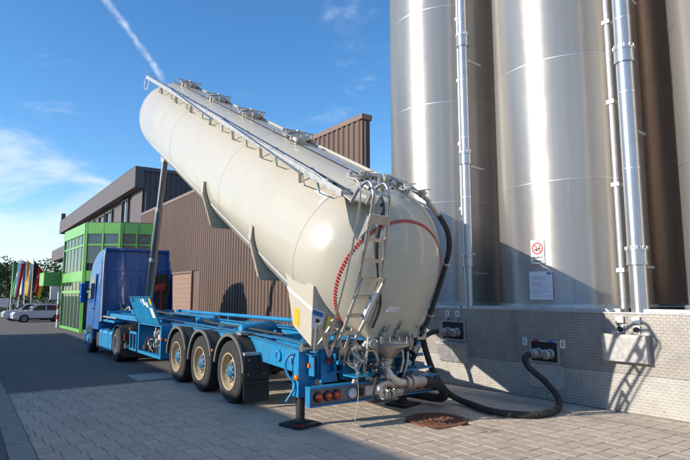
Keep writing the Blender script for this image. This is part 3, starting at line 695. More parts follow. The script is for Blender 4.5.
def stair_tower():
    g0 = -.24; H = 5.92
    P = [V(5.56, 33.4, 0), V(7.17, 32.25, 0), V(8.80, 31.75, 0)]
    P0 = V(5.35, 39.4, 0); PB = V(8.9, 39.9, 0)
    t = thing('stair_tower', 'green framed glass stair tower with canopy in front of the buildings', 'building', (7.2, 36, g0))
    ring = [P0, P[0], P[1], P[2]]
    inner = MB(); inner.rings([[V(p.x, p.y, z) for p in (PB, V(5.9, 39.3, 0), V(6.15, 33.9, 0), V(7.3, 33.0, 0), V(8.8, 32.5, 0))] for z in (H - .3, H - .1)]); inner.build('ceiling', 'tan', t)
    for z in (2.55, g0 + .02):
        MB().rings([[V(p.x, p.y, zz) for p in (PB, V(5.6, 39.4, 0), V(5.8, 33.6, 0), V(7.22, 32.55, 0), V(8.8, 32.05, 0))] for zz in (z - .1, z + .08)]).build('floor_slab', 'tan', t)
    # stair core inside
    MB().box(7.6, 8.8, 35, 39.2, g0, H - .3).build('stair_core', 'tan', t)
    for i in range(9): MB().box(6.7, 7.6, 35.0 + i * .32, 35.3 + i * .32, .0 + i * .27, .06 + i * .27).build('stair_tread', 'concrete', t)
    MB().rings([[V(p.x, p.y, z) for p in (PB, P0, P[0], P[1], P[2])] for z in (H, H + .05)]).build('roof', 'roof', t)
    def facet(a, b, nm, infill=False):
        d = (b - a).normalized(); nn = V(d.y, -d.x, 0)
        if nn.dot(V(-1, -1, 0)) < 0: nn = -nn
        Lf = (b - a).length
        def bx(s0, s1, z0, z1, o0, o1, nm_, mt, par=t):
            c = a + d * (s0 + s1) / 2 + nn * (o0 + o1) / 2 + V(0, 0, (z0 + z1) / 2)
            return MB().obox(c, d * (s1 - s0) / 2, nn * (o1 - o0) / 2, V(0, 0, (z1 - z0) / 2)).build(nm_, mt, par)
        bx(0, Lf, H - .62, H, -.06, .06, 'fascia', 'green')
        bx(0, Lf, 2.62, 3.2, -.05, .05, 'spandrel', 'green')
        bx(0, Lf, g0, g0 + .16, -.05, .05, 'sill', 'green')
        bx(0, Lf, 1.95, 2.1, -.04, .045, 'transom', 'green')
        bx(0, Lf, 4.62, 4.72, -.04, .04, 'transom', 'green')
        bays = nm
        for i in range(bays + 1):
            w = .10 if i in (0, bays) else .045
            s = Lf * i / bays
            q = .07 if bays < 5 or i in (0, bays) else .022
            bx(max(0, s - w), min(Lf, s + w), g0, H, -q, q, 'post', 'green')
        for i in range(bays):
            s0, s1 = Lf * i / bays + .05, Lf * (i + 1) / bays - .05
            for z0, z1 in ((g0 + .16, 1.95), (2.1, 2.62), (3.2, 4.62), (4.72, H - .62)):
                if infill: bx(s0, s1, z0, z1, -.03, -.01, 'infill_board', 'tan')
                else: bx(s0, s1, z0, z1, -.012, .0, 'pane', 'skyglass')
            if infill:
                bx(s0 + .12, s1 - .12, 4.86, 5.12, -.012, .02, 'slot_window', 'darkglass')
    facet(P0, P[0], 6); facet(P[0], P[1], 2); facet(P[1], P[2], 2, True)
    c = MB().box(4.42, 6.2, 41.2, 43.6, 2.45, 3.35).build('canopy', 'green', t, bevel=.02)
    MB().cyl((5.43, 41.5, -.5), (5.43, 41.5, 2.45), .07, n=12).build('canopy_post', 'white', t, 40)
    for z in (.2, .9): MB().cyl((5.43, 41.5, z), (5.43, 41.5, z + .3), .073, n=12).build('red_band', 'redpaint', t, 40)
stair_tower()

def workshop():
    # the hall at the photographer's back left that throws the long shade over the yard
    t = thing('workshop', 'long workshop hall left of the yard, outside the picture', 'building', (-9, 10, 0))
    x = -6.0; h = 4.28
    MB().box(-18, x, -16, 36, -.5, h).build('wall', 'plaster', t)
    MB().box(-18.2, x + .05, -16.2, 36.2, h, h + .06).build('roof', 'roof', t)
    for i in range(12):
        y = -13 + i * 4.1
        f = MB().box(x - .02, x + .05, y - .06, y + 2.06, 1.34, 1.4).box(x - .02, x + .05, y - .06, y + 2.06, 2.9, 2.96).box(x - .02, x + .05, y - .06, y, 1.4, 2.9).box(x - .02, x + .05, y + 2, y + 2.06, 1.4, 2.9).build('window', 'white', t)
        MB().box(x - .02, x + .02, y, y + 2, 1.4, 2.9).build('pane', 'darkglass', f)
workshop()

# ------------------------------------------------------------------ tipping silo semitrailer
TA = R(26.6); TU = V(0, math.cos(TA), math.sin(TA)); TN = V(0, -math.sin(TA), math.cos(TA)); TO = V(5.08, 6.41, 2.31)
def T(x, s, n): return TO + V(x, 0, 0) + TU * s + TN * n
XC = 5.08
def tank_r(s): return 1.193 - .0064 * s
def trailer():
    t = thing('silo_trailer', 'blue three-axle trailer with cream tank tipped up for unloading', 'trailer', (XC, 11, 0))
    # --- tank shell
    nseg = 72; rs = []
    HEAD = [(-.79, -.84, .27), (-.785, -.70, .36), (-.74, -.47, .52), (-.63, -.26, .71), (-.5, -.12, .87), (-.34, -.05, 1.0), (-.15, -.01, 1.10), (.1, 0, 1.165), (.4, 0, 1.19)]
    def ring(s, n, r): return [T(r * math.cos(2 * math.pi * i / nseg), s, n + r * math.sin(2 * math.pi * i / nseg)) for i in range(nseg)]
    HS = []
    for i in range(len(HEAD) - 1):
        p = [V(HEAD[max(i - 1, 0)]), V(HEAD[i]), V(HEAD[i + 1]), V(HEAD[min(i + 2, len(HEAD) - 1)])]
        for k in range(4):
            u = k / 4
            q = .5 * ((2 * p[1]) + (p[2] - p[0]) * u + (2 * p[0] - 5 * p[1] + 4 * p[2] - p[3]) * u * u + (3 * p[1] - p[0] - 3 * p[2] + p[3]) * u ** 3)
            rs.append(ring(*q)); HS.append(tuple(q))
    for s in (.4, 2.6, 4.8, 6.9, 9.0, 10.9): rs.append(ring(s, 0, tank_r(s)))
    rf = tank_r(10.9)
    for k in range(1, 13):
        a = k / 12 * math.pi / 2; rs.append(ring(10.9 + .70 * math.sin(a), 0, max(.01, rf * math.cos(a) ** .85)))
    tank = MB().rings(rs).build('tank', 'cream', t, 50)
    for s in (.4, 3.7, 7.4, 10.9):
        r = tank_r(s)
        m = MB(); q = [[T((r + h) * math.cos(2 * math.pi * i / nseg), s + ds, (r + h) * math.sin(2 * math.pi * i / nseg)) for i in range(nseg)] for ds, h in ((-.012, -.004), (-.008, .0035), (.008, .0035), (.012, -.004))]
        m.rings(q, False, False); m.build('weld_seam', 'cream', tank, 50)
    # dashed red and white tape round the rear head
    def head_at(sv, off):
        for (s0, n0, r0), (s1, n1, r1) in zip(HS, HS[1:]):
            if s0 <= sv <= s1 and s0 > -.76:
                f = (sv - s0) / (s1 - s0); return n0 + (n1 - n0) * f, r0 + (r1 - r0) * f + off
    i = 0; n = 120
    for i in range(n):
        a0, a1 = 2 * math.pi * i / n + 0, 2 * math.pi * (i + .66) / n
        if not (R(-20) < (a0 if a0 < math.pi * 1.5 else a0 - 2 * math.pi) < R(232)): continue
        pts = []
        for sv in (-.453, -.425):
            nc, r = head_at(sv, .004)
            for a in (a0, a1): pts.append(T(r * math.cos(a), sv, nc + r * math.sin(a)))
        pts2 = []
        for sv in (-.453, -.425):
            nc, r = head_at(sv, .0105)
            for a in (a0, a1): pts2.append(T(r * math.cos(a), sv, nc + r * math.sin(a)))
        m = MB(); m.rings([[pts[0], pts[1], pts[3], pts[2]], [pts2[0], pts2[1], pts2[3], pts2[2]]]); m.build('red_tape_dash', 'red', tank)
    # white tape along the left flank and the corner mark
    def strip(s0, s1, ang, w, mt, nm, step=.5):
        m = MB(); k = max(1, round((s1 - s0) / step))
        for rr in [0]:
            A = []
            for j in range(k + 1):
                s = s0 + (s1 - s0) * j / k; r0 = tank_r(s)
                A.append([T((r0 + h) * math.cos(ang + d), s, (r0 + h) * math.sin(ang + d)) for h, d in ((.001, -w / 2), (.006, -w / 2), (.006, w / 2), (.001, w / 2))])
            m.rings(A)
        return m.build(nm, mt, tank)
    strip(.62, 9.8, R(214), .028, 'whitetape', 'white_tape')
    strip(.45, .80, R(136), .05, 'whitetape', 'corner_mark')
    m = MB(); A = []
    for j in range(6):
        an = R(134.6) + R(8.5) * j / 5
        A.append([T((1.19 + h) * math.cos(an), .42 + d, (1.19 + h) * math.sin(an)) for h, d in ((.0, 0), (.0068, 0), (.0068, .055), (.0, .055))])
    m.rings(A).build('corner_mark', 'whitetape', tank)
    # --- saddles under the tank
    for sv in (1.9, 4.5):
        r = tank_r(sv)
        inn = [(r * math.cos(R(a)), r * math.sin(R(a)) ) for a in range(190, 351, 8)]
        out = [(1.19, -.20), (1.165, -.45), (.84, -1.14), (.80, -1.18), (-.80, -1.18), (-.84, -1.14), (-1.165, -.45), (-1.19, -.20)]
        poly = inn + out
        m = MB(); m.prism([T(x, sv, n) for x, n in poly], TU * .012); sd = m.build('saddle', 'cream', t)
        m = MB()
        for (xa, na), (xb, nb) in zip(out, out[1:]): m.obox((T(xa, sv + .045, na) + T(xb, sv + .045, nb)) / 2, TU * .055, (T(xb, sv, nb) - T(xa, sv, na)) / 2, ((T(xb, sv, nb) - T(xa, sv, na)).cross(TU)).normalized() * .006)
        m.build('saddle_flange', 'cream', sd)
    # --- hinge boxes at the rear corners
    for sg in (-1, 1):
        X = lambda x: XC + sg * x
        a_, b_, c_, d_ = (7.25, 2.30), (6.42, 1.97), (6.47, 1.13), (6.98, 1.40)
        out = [V(X(1.09), y, z) for y, z in (a_, b_, c_, d_)]
        inn = [V(X(.9), 7.2, 2.25), V(X(.62), 6.30, 1.75), V(X(.80), 6.50, 1.12), V(X(.85), 7.0, 1.35)]
        h = MB().rings([out, inn]).build('hinge_box', 'cream', t, bevel=.006)
        if sg < 0:
            xo = XC - 1.096
            def onside(p0, p1, p2, p3, mt, nm): MB().prism([V(xo, *p) for p in (p0, p1, p2, p3)], (.004, 0, 0)).build(nm, mt, h)
            onside((6.93, 1.67), (6.80, 1.63), (6.80, 1.38), (6.93, 1.42), 'yellow', 'yellow_reflector')
            onside((7.17, 1.98), (6.43, 1.66), (6.43, 1.615), (7.13, 1.915), 'whitetape', 'white_tape')
            # rear face frame: from b_ to c_ (outer) and inner edge
            o0, o1, i0, i1 = out[1], out[2], inn[1], inn[2]
            nrm = (o1 - o0).cross(i0 - o0).normalized()
            if nrm.y > 0: nrm = -nrm
            def f(u, v): return (o0 * (1 - u) + i0 * u) * (1 - v) + (o1 * (1 - u) + i1 * u) * v + nrm * .003
            def quad(u0, u1, v0, v1, mt, nm, par=h, lift=0): return MB().prism([f(u, v) + nrm * lift for u, v in ((u0, v0), (u1, v0), (u1, v1), (u0, v1))], nrm * .003).build(nm, mt, par)
            lb = quad(-.02, .46, .36, .70, 'white', 'label_plate')
            quad(.03, .41, .39, .47, 'bluelabel', 'label_heading', lb, .0035); quad(.15, .3, .52, .62, 'ink', 'label_symbol', lb, .0035)
            quad(.60, .76, .40, .68, 'paleyellow', 'yellow_reflector')
    # --- catwalk and grab rail along the upper left
    wx, wn = -.93, 1.02
    cw = MB()
    m = MB().bar(T(wx, -.1, wn), T(wx, 11.35, wn), .15, .05, TN).build('catwalk', 'alu', t)
    for k in range(44): MB().obox(T(wx - .0755, .1 + k * .255, wn), V(.0012, 0, 0), TU * .055, TN * .009).build('slot', 'plastic', m)
    MB().bar(T(wx - .08, -.1, wn + .035), T(wx - .08, 11.35, wn + .035), .012, .07, TN).build('catwalk_edge', 'alu', m)
    MB().bar(T(wx + .10, -.1, wn + .03), T(wx + .10, 11.30, wn + .03), .03, .03, TN).build('hose_rail', 'plastic', m)
    MB().bar(T(-.72, .3, .985), T(-.72, 10.9, .985), .10, .012, T(-.72, 0, 1) - TO).build('walk_strip', 'plastic', m)
    MB().tube([T(wx - .02, .2, wn + .03), T(wx - .10, .6, wn + .09), T(wx - .10, 10.6, wn + .09), T(wx - .02, 11.0, wn + .03)], .018, 8).build('folded_handrail', 'steel', m, 40)
    MB().tube([T(wx - .14, 1.0, wn - .02), T(wx - .14, 4.4, wn + .10), T(wx - .05, 4.9, wn + .06)], .014, 8).build('gas_strut', 'chrome', m, 40)
    MB().tube([T(wx - .14, 5.0, wn - .02), T(wx - .14, 8.4, wn + .10)], .014, 8).build('gas_strut', 'chrome', m, 40)
    MB().tube([T(wx, 11.2, wn), T(wx, 11.38, wn + .12), T(wx + .15, 11.38, wn + .13), T(wx + .2, 11.2, wn)], .014, 6, 3).build('end_hoop', 'steel', m, 40)
    MB().tube([T(wx, 11.3, wn), T(wx - .06, 11.5, wn - .05), T(wx - .04, 11.48, wn - .35), T(wx + .02, 11.42, wn - .3), T(wx + .02, 11.35, wn - .02)], .010, 6, 4).build('pull_rope', 'whitetape', m, 40)
    for s in (.75, 2.3, 3.7, 5.1, 6.5, 7.8, 9.3):
        p1 = T(-1.10, s - .02, .885)
        br = MB().bar(T(wx - .05, s + .34, wn - .03), p1, .017, .017).build('catwalk_bracket', 'alu', t)
        MB().bar(p1, T(-1.08, s - .34, .92), .026, .014).build('foot', 'plastic', br)
        MB().bar(T(-1.08, s - .34, .92), T(wx - .05, s - .40, wn - .03), .010, .010).build('stay', 'steel', br)
        MB().bar(T(wx, s + .5, wn - .03), T(-.88, s + .5, .80), .05, .03).build('pedestal', 'cream', br)
    for s in (.4, 1.55, 2.95, 4.4, 5.8, 7.2, 8.7, 10.2): MB().obox(T(wx, s, wn + .05), V(.05, 0, 0), TU * .05, TN * .03).build('clamp', 'steel', m)
    # --- man lids and air line on the crown
    for s in (10.35, 7.85, 5.65, 3.3):
        r = tank_r(s)
        l = MB().lathe(T(0, s, r - .05), TN, [(.25, 0), (.25, .09), (.28, .10), (.28, .125), (.25, .14), (.10, .165), (0, .17)], 28).build('man_lid', 'alu', t, 30)
        m = MB().bar(T(-.34, s, r + .14), T(.34, s, r + .14), .05, .03, TN); m.cyl(T(0, s, r + .10), T(0, s, r + .18), .03, n=8); m.build('clamp_bar', 'steel', l)
        for k in range(6):
            a = k * math.pi / 3 + .3; p = T(.29 * math.cos(a), s + .29 * math.sin(a), r + .0)
            MB().bar(p, p + TN * .13, .03, .05).build('swing_bolt', 'steel', l)
        MB().tube([T(-.33, s - .40, r * .94), T(-.33, s - .36, r + .085), T(-.33, s + .36, r + .085), T(-.33, s + .46, r * .94)], .012, 6).build('guard_rail', 'steel', l, 40)
    MB().tube([T(.28, .3, 1.19), T(.28, 11.0, 1.13)], .03, 8).build('air_line', 'cream', t, 40)
    MB().tube([T(-.30, .2, 1.20), T(-.30, 10.8, 1.125)], .012, 6).build('cable', 'plastic', t, 40)
    v = MB().lathe(T(-.22, 2.8, 1.15), TN, [(.08, 0), (.08, .06), (.12, .07), (.12, .12), (.05, .14), (0, .14)], 16).build('vent_valve', 'alu', t, 30)
    # valve tree at the rear crown
    for (x, s, hh, rr) in ((-.30, .45, .16, .05), (-.05, .25, .20, .045), (.22, .05, .15, .05), (.45, -.05, .12, .04)):
        v = MB().lathe(T(x, s, 1.12), TN, [(rr, 0), (rr, hh * .5), (rr * 1.6, hh * .52), (rr * 1.6, hh * .8), (rr * .7, hh), (0, hh)], 14).build('pressure_valve', 'alu', t, 30)
        MB().bar(T(x - .12, s - .05, 1.12 + hh), T(x + .16, s + .03, 1.14 + hh), .02, .02).build('valve_lever', 'steel', v)
    rv = random.Random(8)
    for k in range(16):
        q = T(rv.uniform(-.6, .35), rv.uniform(-.15, .75), rv.uniform(1.14, 1.27)); d = (TN * rv.uniform(.2, 1) + V(rv.uniform(-1, 1), rv.uniform(-1, 1), 0)).normalized()
        v = MB().lathe(q, d, [(.02, -.07), (.035, -.065), (.035, -.03), (.022, -.025), (.045, -.02), (.045, .02), (.022, .025), (.034, .03), (.034, .07), (0, .07)], 12).build('top_fitting', rv.choice(('alu', 'steel', 'galv')), t, 30)
        if k % 2: MB().bar(q, q + d.cross(TN).normalized() * .16, .016, .012).build('lever', 'steel', v)
    MB().tube([T(-.45, .5, 1.14), T(-.2, .38, 1.26), T(.15, .15, 1.27), T(.5, -.08, 1.13), T(.6, -.14, 1.05)], .035, 10, 5).build('valve_manifold', 'alu', t, 40)
    MB().tube([T(.55, -.12, 1.09), T(.66, -.18, 1.0), T(.74, -.22, .93)], .045, 10, 3).build('hose_joint', 'steel', t, 40)
    MB().tube([T(.72, -.21, .95), T(.96, -.28, .72), T(1.12, -.29, .44), T(1.22, -.24, .12), T(1.24, -.24, -.35), T(1.10, -.36, -.80), T(.88, -.5, -.98)], .042, 12, 8).build('air_hose', 'hose', t, 40)
    for q in (T(1.21, -.25, .15), T(1.14, -.33, -.72)): MB().obox(q, V(.05, 0, 0), TU * .055, TN * .015).build('hose_clip', 'steel', t)
    # --- rear plate carrying the top hooks, behind the ladder
    MB().prism([T(-.98, .05, 1.03), T(-.50, .05, 1.06), T(-.46, -.22, 1.05), T(-.60, -.36, 1.0), T(-.98, -.30, 1.0)], TN * .018).build('top_platform', 'cream', t)
    MB().prism([T(-.95, -.1, 1.0), T(-.62, -.1, 1.0), T(-.62, -.40, .72), T(-.80, -.44, .5), T(-.90, -.3, .7)], TN * -.018).build('platform_gusset', 'cream', t)
    # --- rear ladder
    sl = -.78
    lad = MB().tube([T(-1.25, sl + .25, 1.36), T(-1.20, sl + .02, 1.26), T(-1.09, sl, .36), T(-1.05, sl, -.72)], .013, 8, 4).build('ladder', 'steel', t, 40)
    def stile(x0, x1, xh):
        MB().tube([T(xh, sl + .42, 1.0), T(xh, sl + .34, 1.22), T(xh, sl + .17, 1.36), T(xh, sl + .02, 1.25), T(x0, sl, 1.05), T((x0 + x1) / 2, sl, .6), T(x1, sl, .1), T(x1, sl, -.25)], .025, 10, 5).build('stile', 'steel', lad, 40)
    stile(-.97, -.86, -1.0); stile(-.70, -.49, -.75)
    for nn in (.94, .65, .36):
        f = (1.05 - nn) / .95; MB().bar(T(-.97 + .11 * f, sl, nn), T(-.70 + .21 * f, sl, nn), .045, .022, TU).build('rung', 'steel', lad)
    MB().bar(T(-1.0, sl - .02, .93), T(-.66, sl - .02, .93), .12, .02, TU).build('step', 'alu', lad)
    s2_ = sl - .07
    for (xa, xb) in ((-.87, -.95), (-.48, -.70)): MB().tube([T(xa, s2_, .14), T(xb, s2_, -.86)], .026, 10).build('sliding_stile', 'alu', lad, 40)
    for nn in (.12, -.13, -.40, -.66):
        f = (.14 - nn) / 1.0; MB().bar(T(-.87 - .08 * f - .03, s2_, nn), T(-.48 - .22 * f + .03, s2_, nn), .05, .026, TU).build('sliding_rung', 'steel', lad)
    MB().bar(T(-.60, s2_ - .02, -.05), T(-.66, s2_ - .02, -.45), .06, .05, TU).build('grip', 'white', lad)
    for q in ([T(-1.28, sl, -.55), T(-.98, sl, -1.05), T(-.95, sl, -.62), T(-1.10, sl, -.50)], [T(-.97, sl, -.64), T(-.76, sl, -1.04), T(-.72, sl, -.64)], [T(-1.24, sl + .1, -.60), T(-1.16, sl + .1, -1.02), T(-1.02, sl + .1, -.66)]):
        b = MB()
        for a_, c_ in zip(q, q[1:]): b.bar(a_, c_, .035, .028, TU)
        b.build('folding_bracket', 'alu', lad)
    MB().bar(T(-1.15, sl + .03, -.72), T(-.55, sl + .03, -.70), .03, .03, TU).build('cross_tube', 'alu', lad)
    # vertical hose behind the ladder
    MB().tube([T(-.52, sl + .45, 1.10), T(-.56, sl + .28, .95), T(-.54, sl + .24, .5), T(-.44, sl + .10, .0), T(-.38, sl + .0, -.30), T(-.42, sl - .02, -.62)], .032, 10, 6).build('drain_hose', 'hose', t, 40)
    # --- outlet cone and discharge pipework
    # stainless discharge funnel below the head
    q0, q1 = V(5.08, 6.085, 1.21), V(5.09, 6.18, .93)
    ax = (q1 - q0).normalized()
    MB().lathe(q0, ax, [(.27, -.04), (.31, -.04), (.31, -.005), (.275, .0), (.11, .26), (.11, .34)], 28).build('discharge_funnel', 'steel', t, 30)
    fl = MB().lathe(q0, ax, [(.325, -.030), (.325, -.012)], 28, True, True).build('funnel_flange', 'alu', t, 30)
    for k in range(14):
        a = 2 * math.pi * k / 14; p = q0 + V(math.cos(a), math.sin(a), 0) * .305
        MB().cyl(p + V(0, 0, -.05), p + V(0, 0, .05), .010, n=6).build('flange_bolt', 'steel', fl)
    MB().tube([V(5.06, 6.16, .96), V(5.07, 6.16, .80), V(5.13, 6.12, .66), V(5.27, 6.10, .58), V(5.42, 6.12, .565)], .068, 18, 6).build('outlet_elbow', 'steel', t, 40)
    MB().lathe(V(5.055, 6.16, .90), V(0, 0, -1), [(.07, 0), (.095, 0), (.095, .025), (.078, .03), (.078, .06), (.095, .065), (.095, .09), (.07, .09)], 20).build('outlet_flange', 'alu', t, 30)
    MB().lathe(V(5.38, 6.115, .566), V(1, .06, -.03), [(.07, 0), (.10, 0), (.10, .04), (.08, .045), (.08, .10), (.105, .105), (.105, .15), (.088, .155), (.088, .28), (.07, .29)], 22).build('hose_coupling', 'alu', t, 30)
    # air injector pipework in front of the bumper
    p = MB().tube([V(4.92, 6.02, .46), V(4.84, 5.98, .47), V(4.80, 5.98, .54), V(4.86, 6.0, .60), V(5.0, 6.04, .60), V(5.12, 6.07, .56)], .040, 12, 5).build('air_bend', 'steel', t, 40)
    for c in (V(4.93, 6.02, .46), V(5.10, 6.06, .455), V(5.22, 6.08, .46)): MB().lathe(c, V(1, .1, 0), [(.04, -.05), (.064, -.05), (.064, -.03), (.048, -.025), (.048, .025), (.064, .03), (.064, .05), (.04, .05)], 16).build('cam_coupling', 'alu', p, 30)
    # gauges, valves, levers round the funnel
    rr = random.Random(11)
    for (x, y, z, r) in ((4.75, 6.05, 1.16, .065), (5.62, 6.15, 1.28, .075), (5.50, 6.0, 1.05, .045)):
        g = MB().lathe(V(x, y, z), V(-.25, -1, 0), [(r, -.04), (r, .03), (r * .86, .035), (r * .86, .02), (0, .02)], 20).build('gauge', 'alu', t, 30)
        MB().lathe(V(x, y, z) + V(-.25, -1, 0).normalized() * .022, V(-.25, -1, 0), [(0, 0), (r * .62, 0), (r * .62, .003)], 20, False, False).build('dial', 'rimgrey', g)
    for (x, y, z) in ((5.25, 6.08, 1.30), (5.35, 6.02, 1.20), (5.16, 6.02, 1.33), (5.46, 6.1, 1.36), (4.9, 6.0, 1.30), (5.58, 6.2, 1.12)):
        v = MB().lathe(V(x, y, z), V(rr.uniform(-.3, .3), -.4, 1), [(.03, -.10), (.045, -.09), (.045, -.03), (.03, -.02), (.055, -.015), (.055, .03), (.03, .04), (.03, .10), (0, .10)], 12).build('ball_valve', 'steel', t, 30)
        MB().bar(V(x, y - .04, z), V(x + rr.uniform(-.08, .08), y - .10, z + .14), .022, .012).build('lever', 'steel', v)
    for k, pth in enumerate(([(5.55, 6.2, 1.25), (5.3, 6.1, 1.18), (5.05, 6.0, 1.12)], [(4.7, 6.1, 1.25), (4.66, 6.1, .95), (4.7, 6.2, .78)], [(4.5, 6.2, 1.05), (4.62, 6.12, .92), (4.74, 6.2, 1.02), (4.68, 6.3, .86)], [(5.3, 6.12, 1.15), (5.34, 6.1, .92), (5.3, 6.12, .72)], [(5.50, 6.2, 1.2), (5.48, 6.16, .9), (5.42, 6.2, .62)])):
        MB().tube([V(q) for q in pth], .022, 8, 5).build('steel_pipe', 'steel', t, 40)
    for pth in ([(5.62, 6.2, 1.30), (5.80, 6.3, 1.02), (5.75, 6.45, .72), (5.55, 6.5, .55)], [(5.45, 6.15, 1.1), (5.56, 6.25, .85), (5.62, 6.4, .62)], [(5.70, 6.25, 1.5), (5.86, 6.4, 1.1), (5.9, 6.6, .7)]):
        MB().tube([V(q) for q in pth], .035, 10, 6).build('air_hose', 'hose', t, 40)
    for k in range(34):
        x = rr.uniform(4.45, 5.75); y = rr.uniform(6.15, 6.45) ; z = rr.uniform(.66, 1.22) - abs(x - 5.1) * .1
        kind = rr.random(); d = V(rr.uniform(-1, 1), rr.uniform(-.6, .2), rr.uniform(-1, 1)).normalized()
        if kind < .4:
            q = V(x, y, z); w = d.cross(V(0, 1, .2)).normalized()
            MB().tube([q, q + d * rr.uniform(.08, .2), q + d * .2 + w * rr.uniform(.05, .2), q + w * .3 + d * .1], rr.uniform(.010, .024), 7, 4).build('pipe_bend', rr.choice(('steel', 'alu', 'black', 'hose', 'galv')), t, 40)
        elif kind < .75:
            v = MB().lathe(V(x, y, z), d, [(.02, -.07), (.032, -.065), (.032, -.03), (.022, -.025), (.042, -.02), (.042, .02), (.022, .025), (.034, .03), (.034, .07), (0, .07)], 12).build('fitting', rr.choice(('steel', 'alu', 'galv')), t, 30)
            if rr.random() < .5: MB().bar(V(x, y, z), V(x, y, z) + d.cross(V(1, .3, 0)).normalized() * .13, .018, .010).build('lever', rr.choice(('steel', 'redpaint', 'black')), v)
        else:
            MB().obox(V(x, y, z), V(.035, 0, 0), V(0, .02, 0), V(0, 0, .05)).build('mounting_block', rr.choice(('galv', 'blue', 'black')), t, bevel=.004)
    # coiled grey air lines hanging left of the funnel
    for cx in (4.55, 4.66):
        MB().tube([V(cx + .09 * math.cos(a), 6.25 + .02 * a / 6, .98 + .10 * math.sin(a)) for a in [k * .5 for k in range(15)]], .018, 7).build('pipe_ring', 'steel', t, 40)
    MB().tube([V(4.52, 6.2, .95), V(4.56, 6.15, .6), V(4.53, 6.12, .38), V(4.46, 6.08, .18), V(4.50, 6.05, .06)], .0045, 5, 6).build('hanging_cable', 'rimgrey', t, 40)
    # label on the funnel side
    lb = MB().obox(T(-.22, -.90, -.30), V(.075, -.03, 0), (TN * .95 - TU * .25) * .045, (TU * .9 + TN * .25) * .003).build('label_plate', 'white', t)

    # --- chassis
    def rail(sg):
        X0 = XC + sg * .62
        m = MB(); seg = [(6.55, .74, 1.04), (8.2, .74, 1.12), (13.5, .80, 1.19), (15.2, .90, 1.22), (16.0, 1.02, 1.24), (19.3, 1.02, 1.24)]
        w = .012
        m.rings([[V(X0 - w, y, a), V(X0 + w, y, a), V(X0 + w, y, b), V(X0 - w, y, b)] for y, a, b in seg])
        r = m.build('frame_rail', 'blue', t)
        for top in (0, 1):
            f = MB(); f.rings([[V(X0 - .085, y, (b if top else a) - .008), V(X0 + .085, y, (b if top else a) - .008), V(X0 + .085, y, (b if top else a) + .008), V(X0 - .085, y, (b if top else a) + .008)] for y, a, b in seg])
            f.build('flange', 'blue', r)
        for y in (7.3, 8.3, 9.6, 11.0, 12.6, 14.0):
            MB().box(X0 - .075, X0 + .075, y - .006, y + .006, .84, 1.06).build('stiffener', 'blue', r)
        # outer skirt plate along the bogie
        return r
    for sg in (-1, 1): rail(sg)
    for y in (6.75, 7.7, 9.3, 10.9, 12.5, 14.2, 15.8, 17.4, 19.1):
        z = 1.0 if y < 15 else 1.13
        MB().box(XC - .608, XC + .608, y - .05, y + .05, z - .09, z + .09).build('cross_member', 'blue', t)
    for (ya, yb) in ((7.7, 9.3), (9.3, 10.9), (10.9, 12.5), (12.5, 14.2)):
        MB().bar((XC - .55, ya + .06, 1.02), (XC + .55, yb - .06, 1.04), .07, .05).build('diagonal_brace', 'blue', t)
    # wide outer side member with hoses on it
    for sg in (-1, 1):
        X0 = XC + sg * .95
        m = MB(); m.rings([[V(X0 - .01, y, a), V(X0 + .01, y, a), V(X0 + .01, y, b), V(X0 - .01, y, b)] for y, a, b in ((6.6, .70, .98), (7.1, .70, 1.04), (8.3, .76, 1.11), (9.0, .95, 1.14), (12.9, .98, 1.17))])
        r = m.build('side_plate', 'blue', t)
        MB().rings([[V(X0 - .055, y, b), V(X0 + .06, y, b), V(X0 + .06, y, b + .014), V(X0 - .055, y, b + .014)] for y, b in ((6.6, .98), (7.1, 1.04), (8.3, 1.11), (9.0, 1.14), (12.9, 1.17))]).build('side_flange', 'blue', r)
        if sg < 0:
            c = MB().lathe(V(X0 - .01, 7.62, .90), (-1, 0, 0), [(.085, 0), (.085, .03), (.055, .035), (.055, .02), (0, .02)], 20).build('round_port', 'blue', r, 30)
            for k in range(6): MB().cyl(V(X0 - .012, 8.0, .79 + .045 * k), V(X0 - .022, 8.0, .79 + .045 * k), .010, n=6).build('rivet', 'alu', r)
            MB().tube([V(X0 - .02, 7.2, .93), V(X0 - .07, 7.12, .9), V(X0 - .08, 7.08, .82)], .014, 6, 3).build('cable_tail', 'black', r, 40)
            MB().obox(V(X0 - .04, 7.14, .90), V(.02, 0, 0), V(0, .03, 0), V(0, 0, .03)).build('socket', 'white', r)
            MB().obox(V(X0 - .012, 7.08, .80), V(.003, 0, 0), V(0, .015, 0), V(0, 0, .015)).build('yellow_tag', 'yellow', r)
            MB().obox(V(X0 - .02, 6.72, .84), V(.012, 0, 0), V(0, .025, 0), V(0, 0, .03)).build('reflector', 'orange', r)
        for y in (8.4, 9.64, 11.04, 12.3): MB().bar((X0, y, 1.06), (XC + sg * .63, y, 1.06), .05, .10).build('outrigger', 'blue', r)
    MB().tube([V(6.17, 9.4, 1.27), V(6.17, 18.9, 1.30)], .05, 12).build('blue_conduit', 'blue', t, 40)
    for y in (9.6, 12.0, 14.4, 16.8): MB().bar((6.17, y, .98), (6.17, y, 1.24), .05, .05).build('conduit_stand', 'blue', t)
    MB().tube([V(4.5, 12.6, 1.24), V(4.75, 13.4, 1.27), V(4.72, 14.6, 1.30), V(4.9, 15.8, 1.31), V(5.0, 17.6, 1.34)], .03, 8, 6).build('brake_hose', 'hose', t, 40)
    MB().tube([V(4.85, 8.8, 1.12), V(4.6, 10, 1.20), V(4.62, 11.6, 1.22), V(4.85, 13, 1.25)], .025, 8, 6).build('brake_hose', 'hose', t, 40)
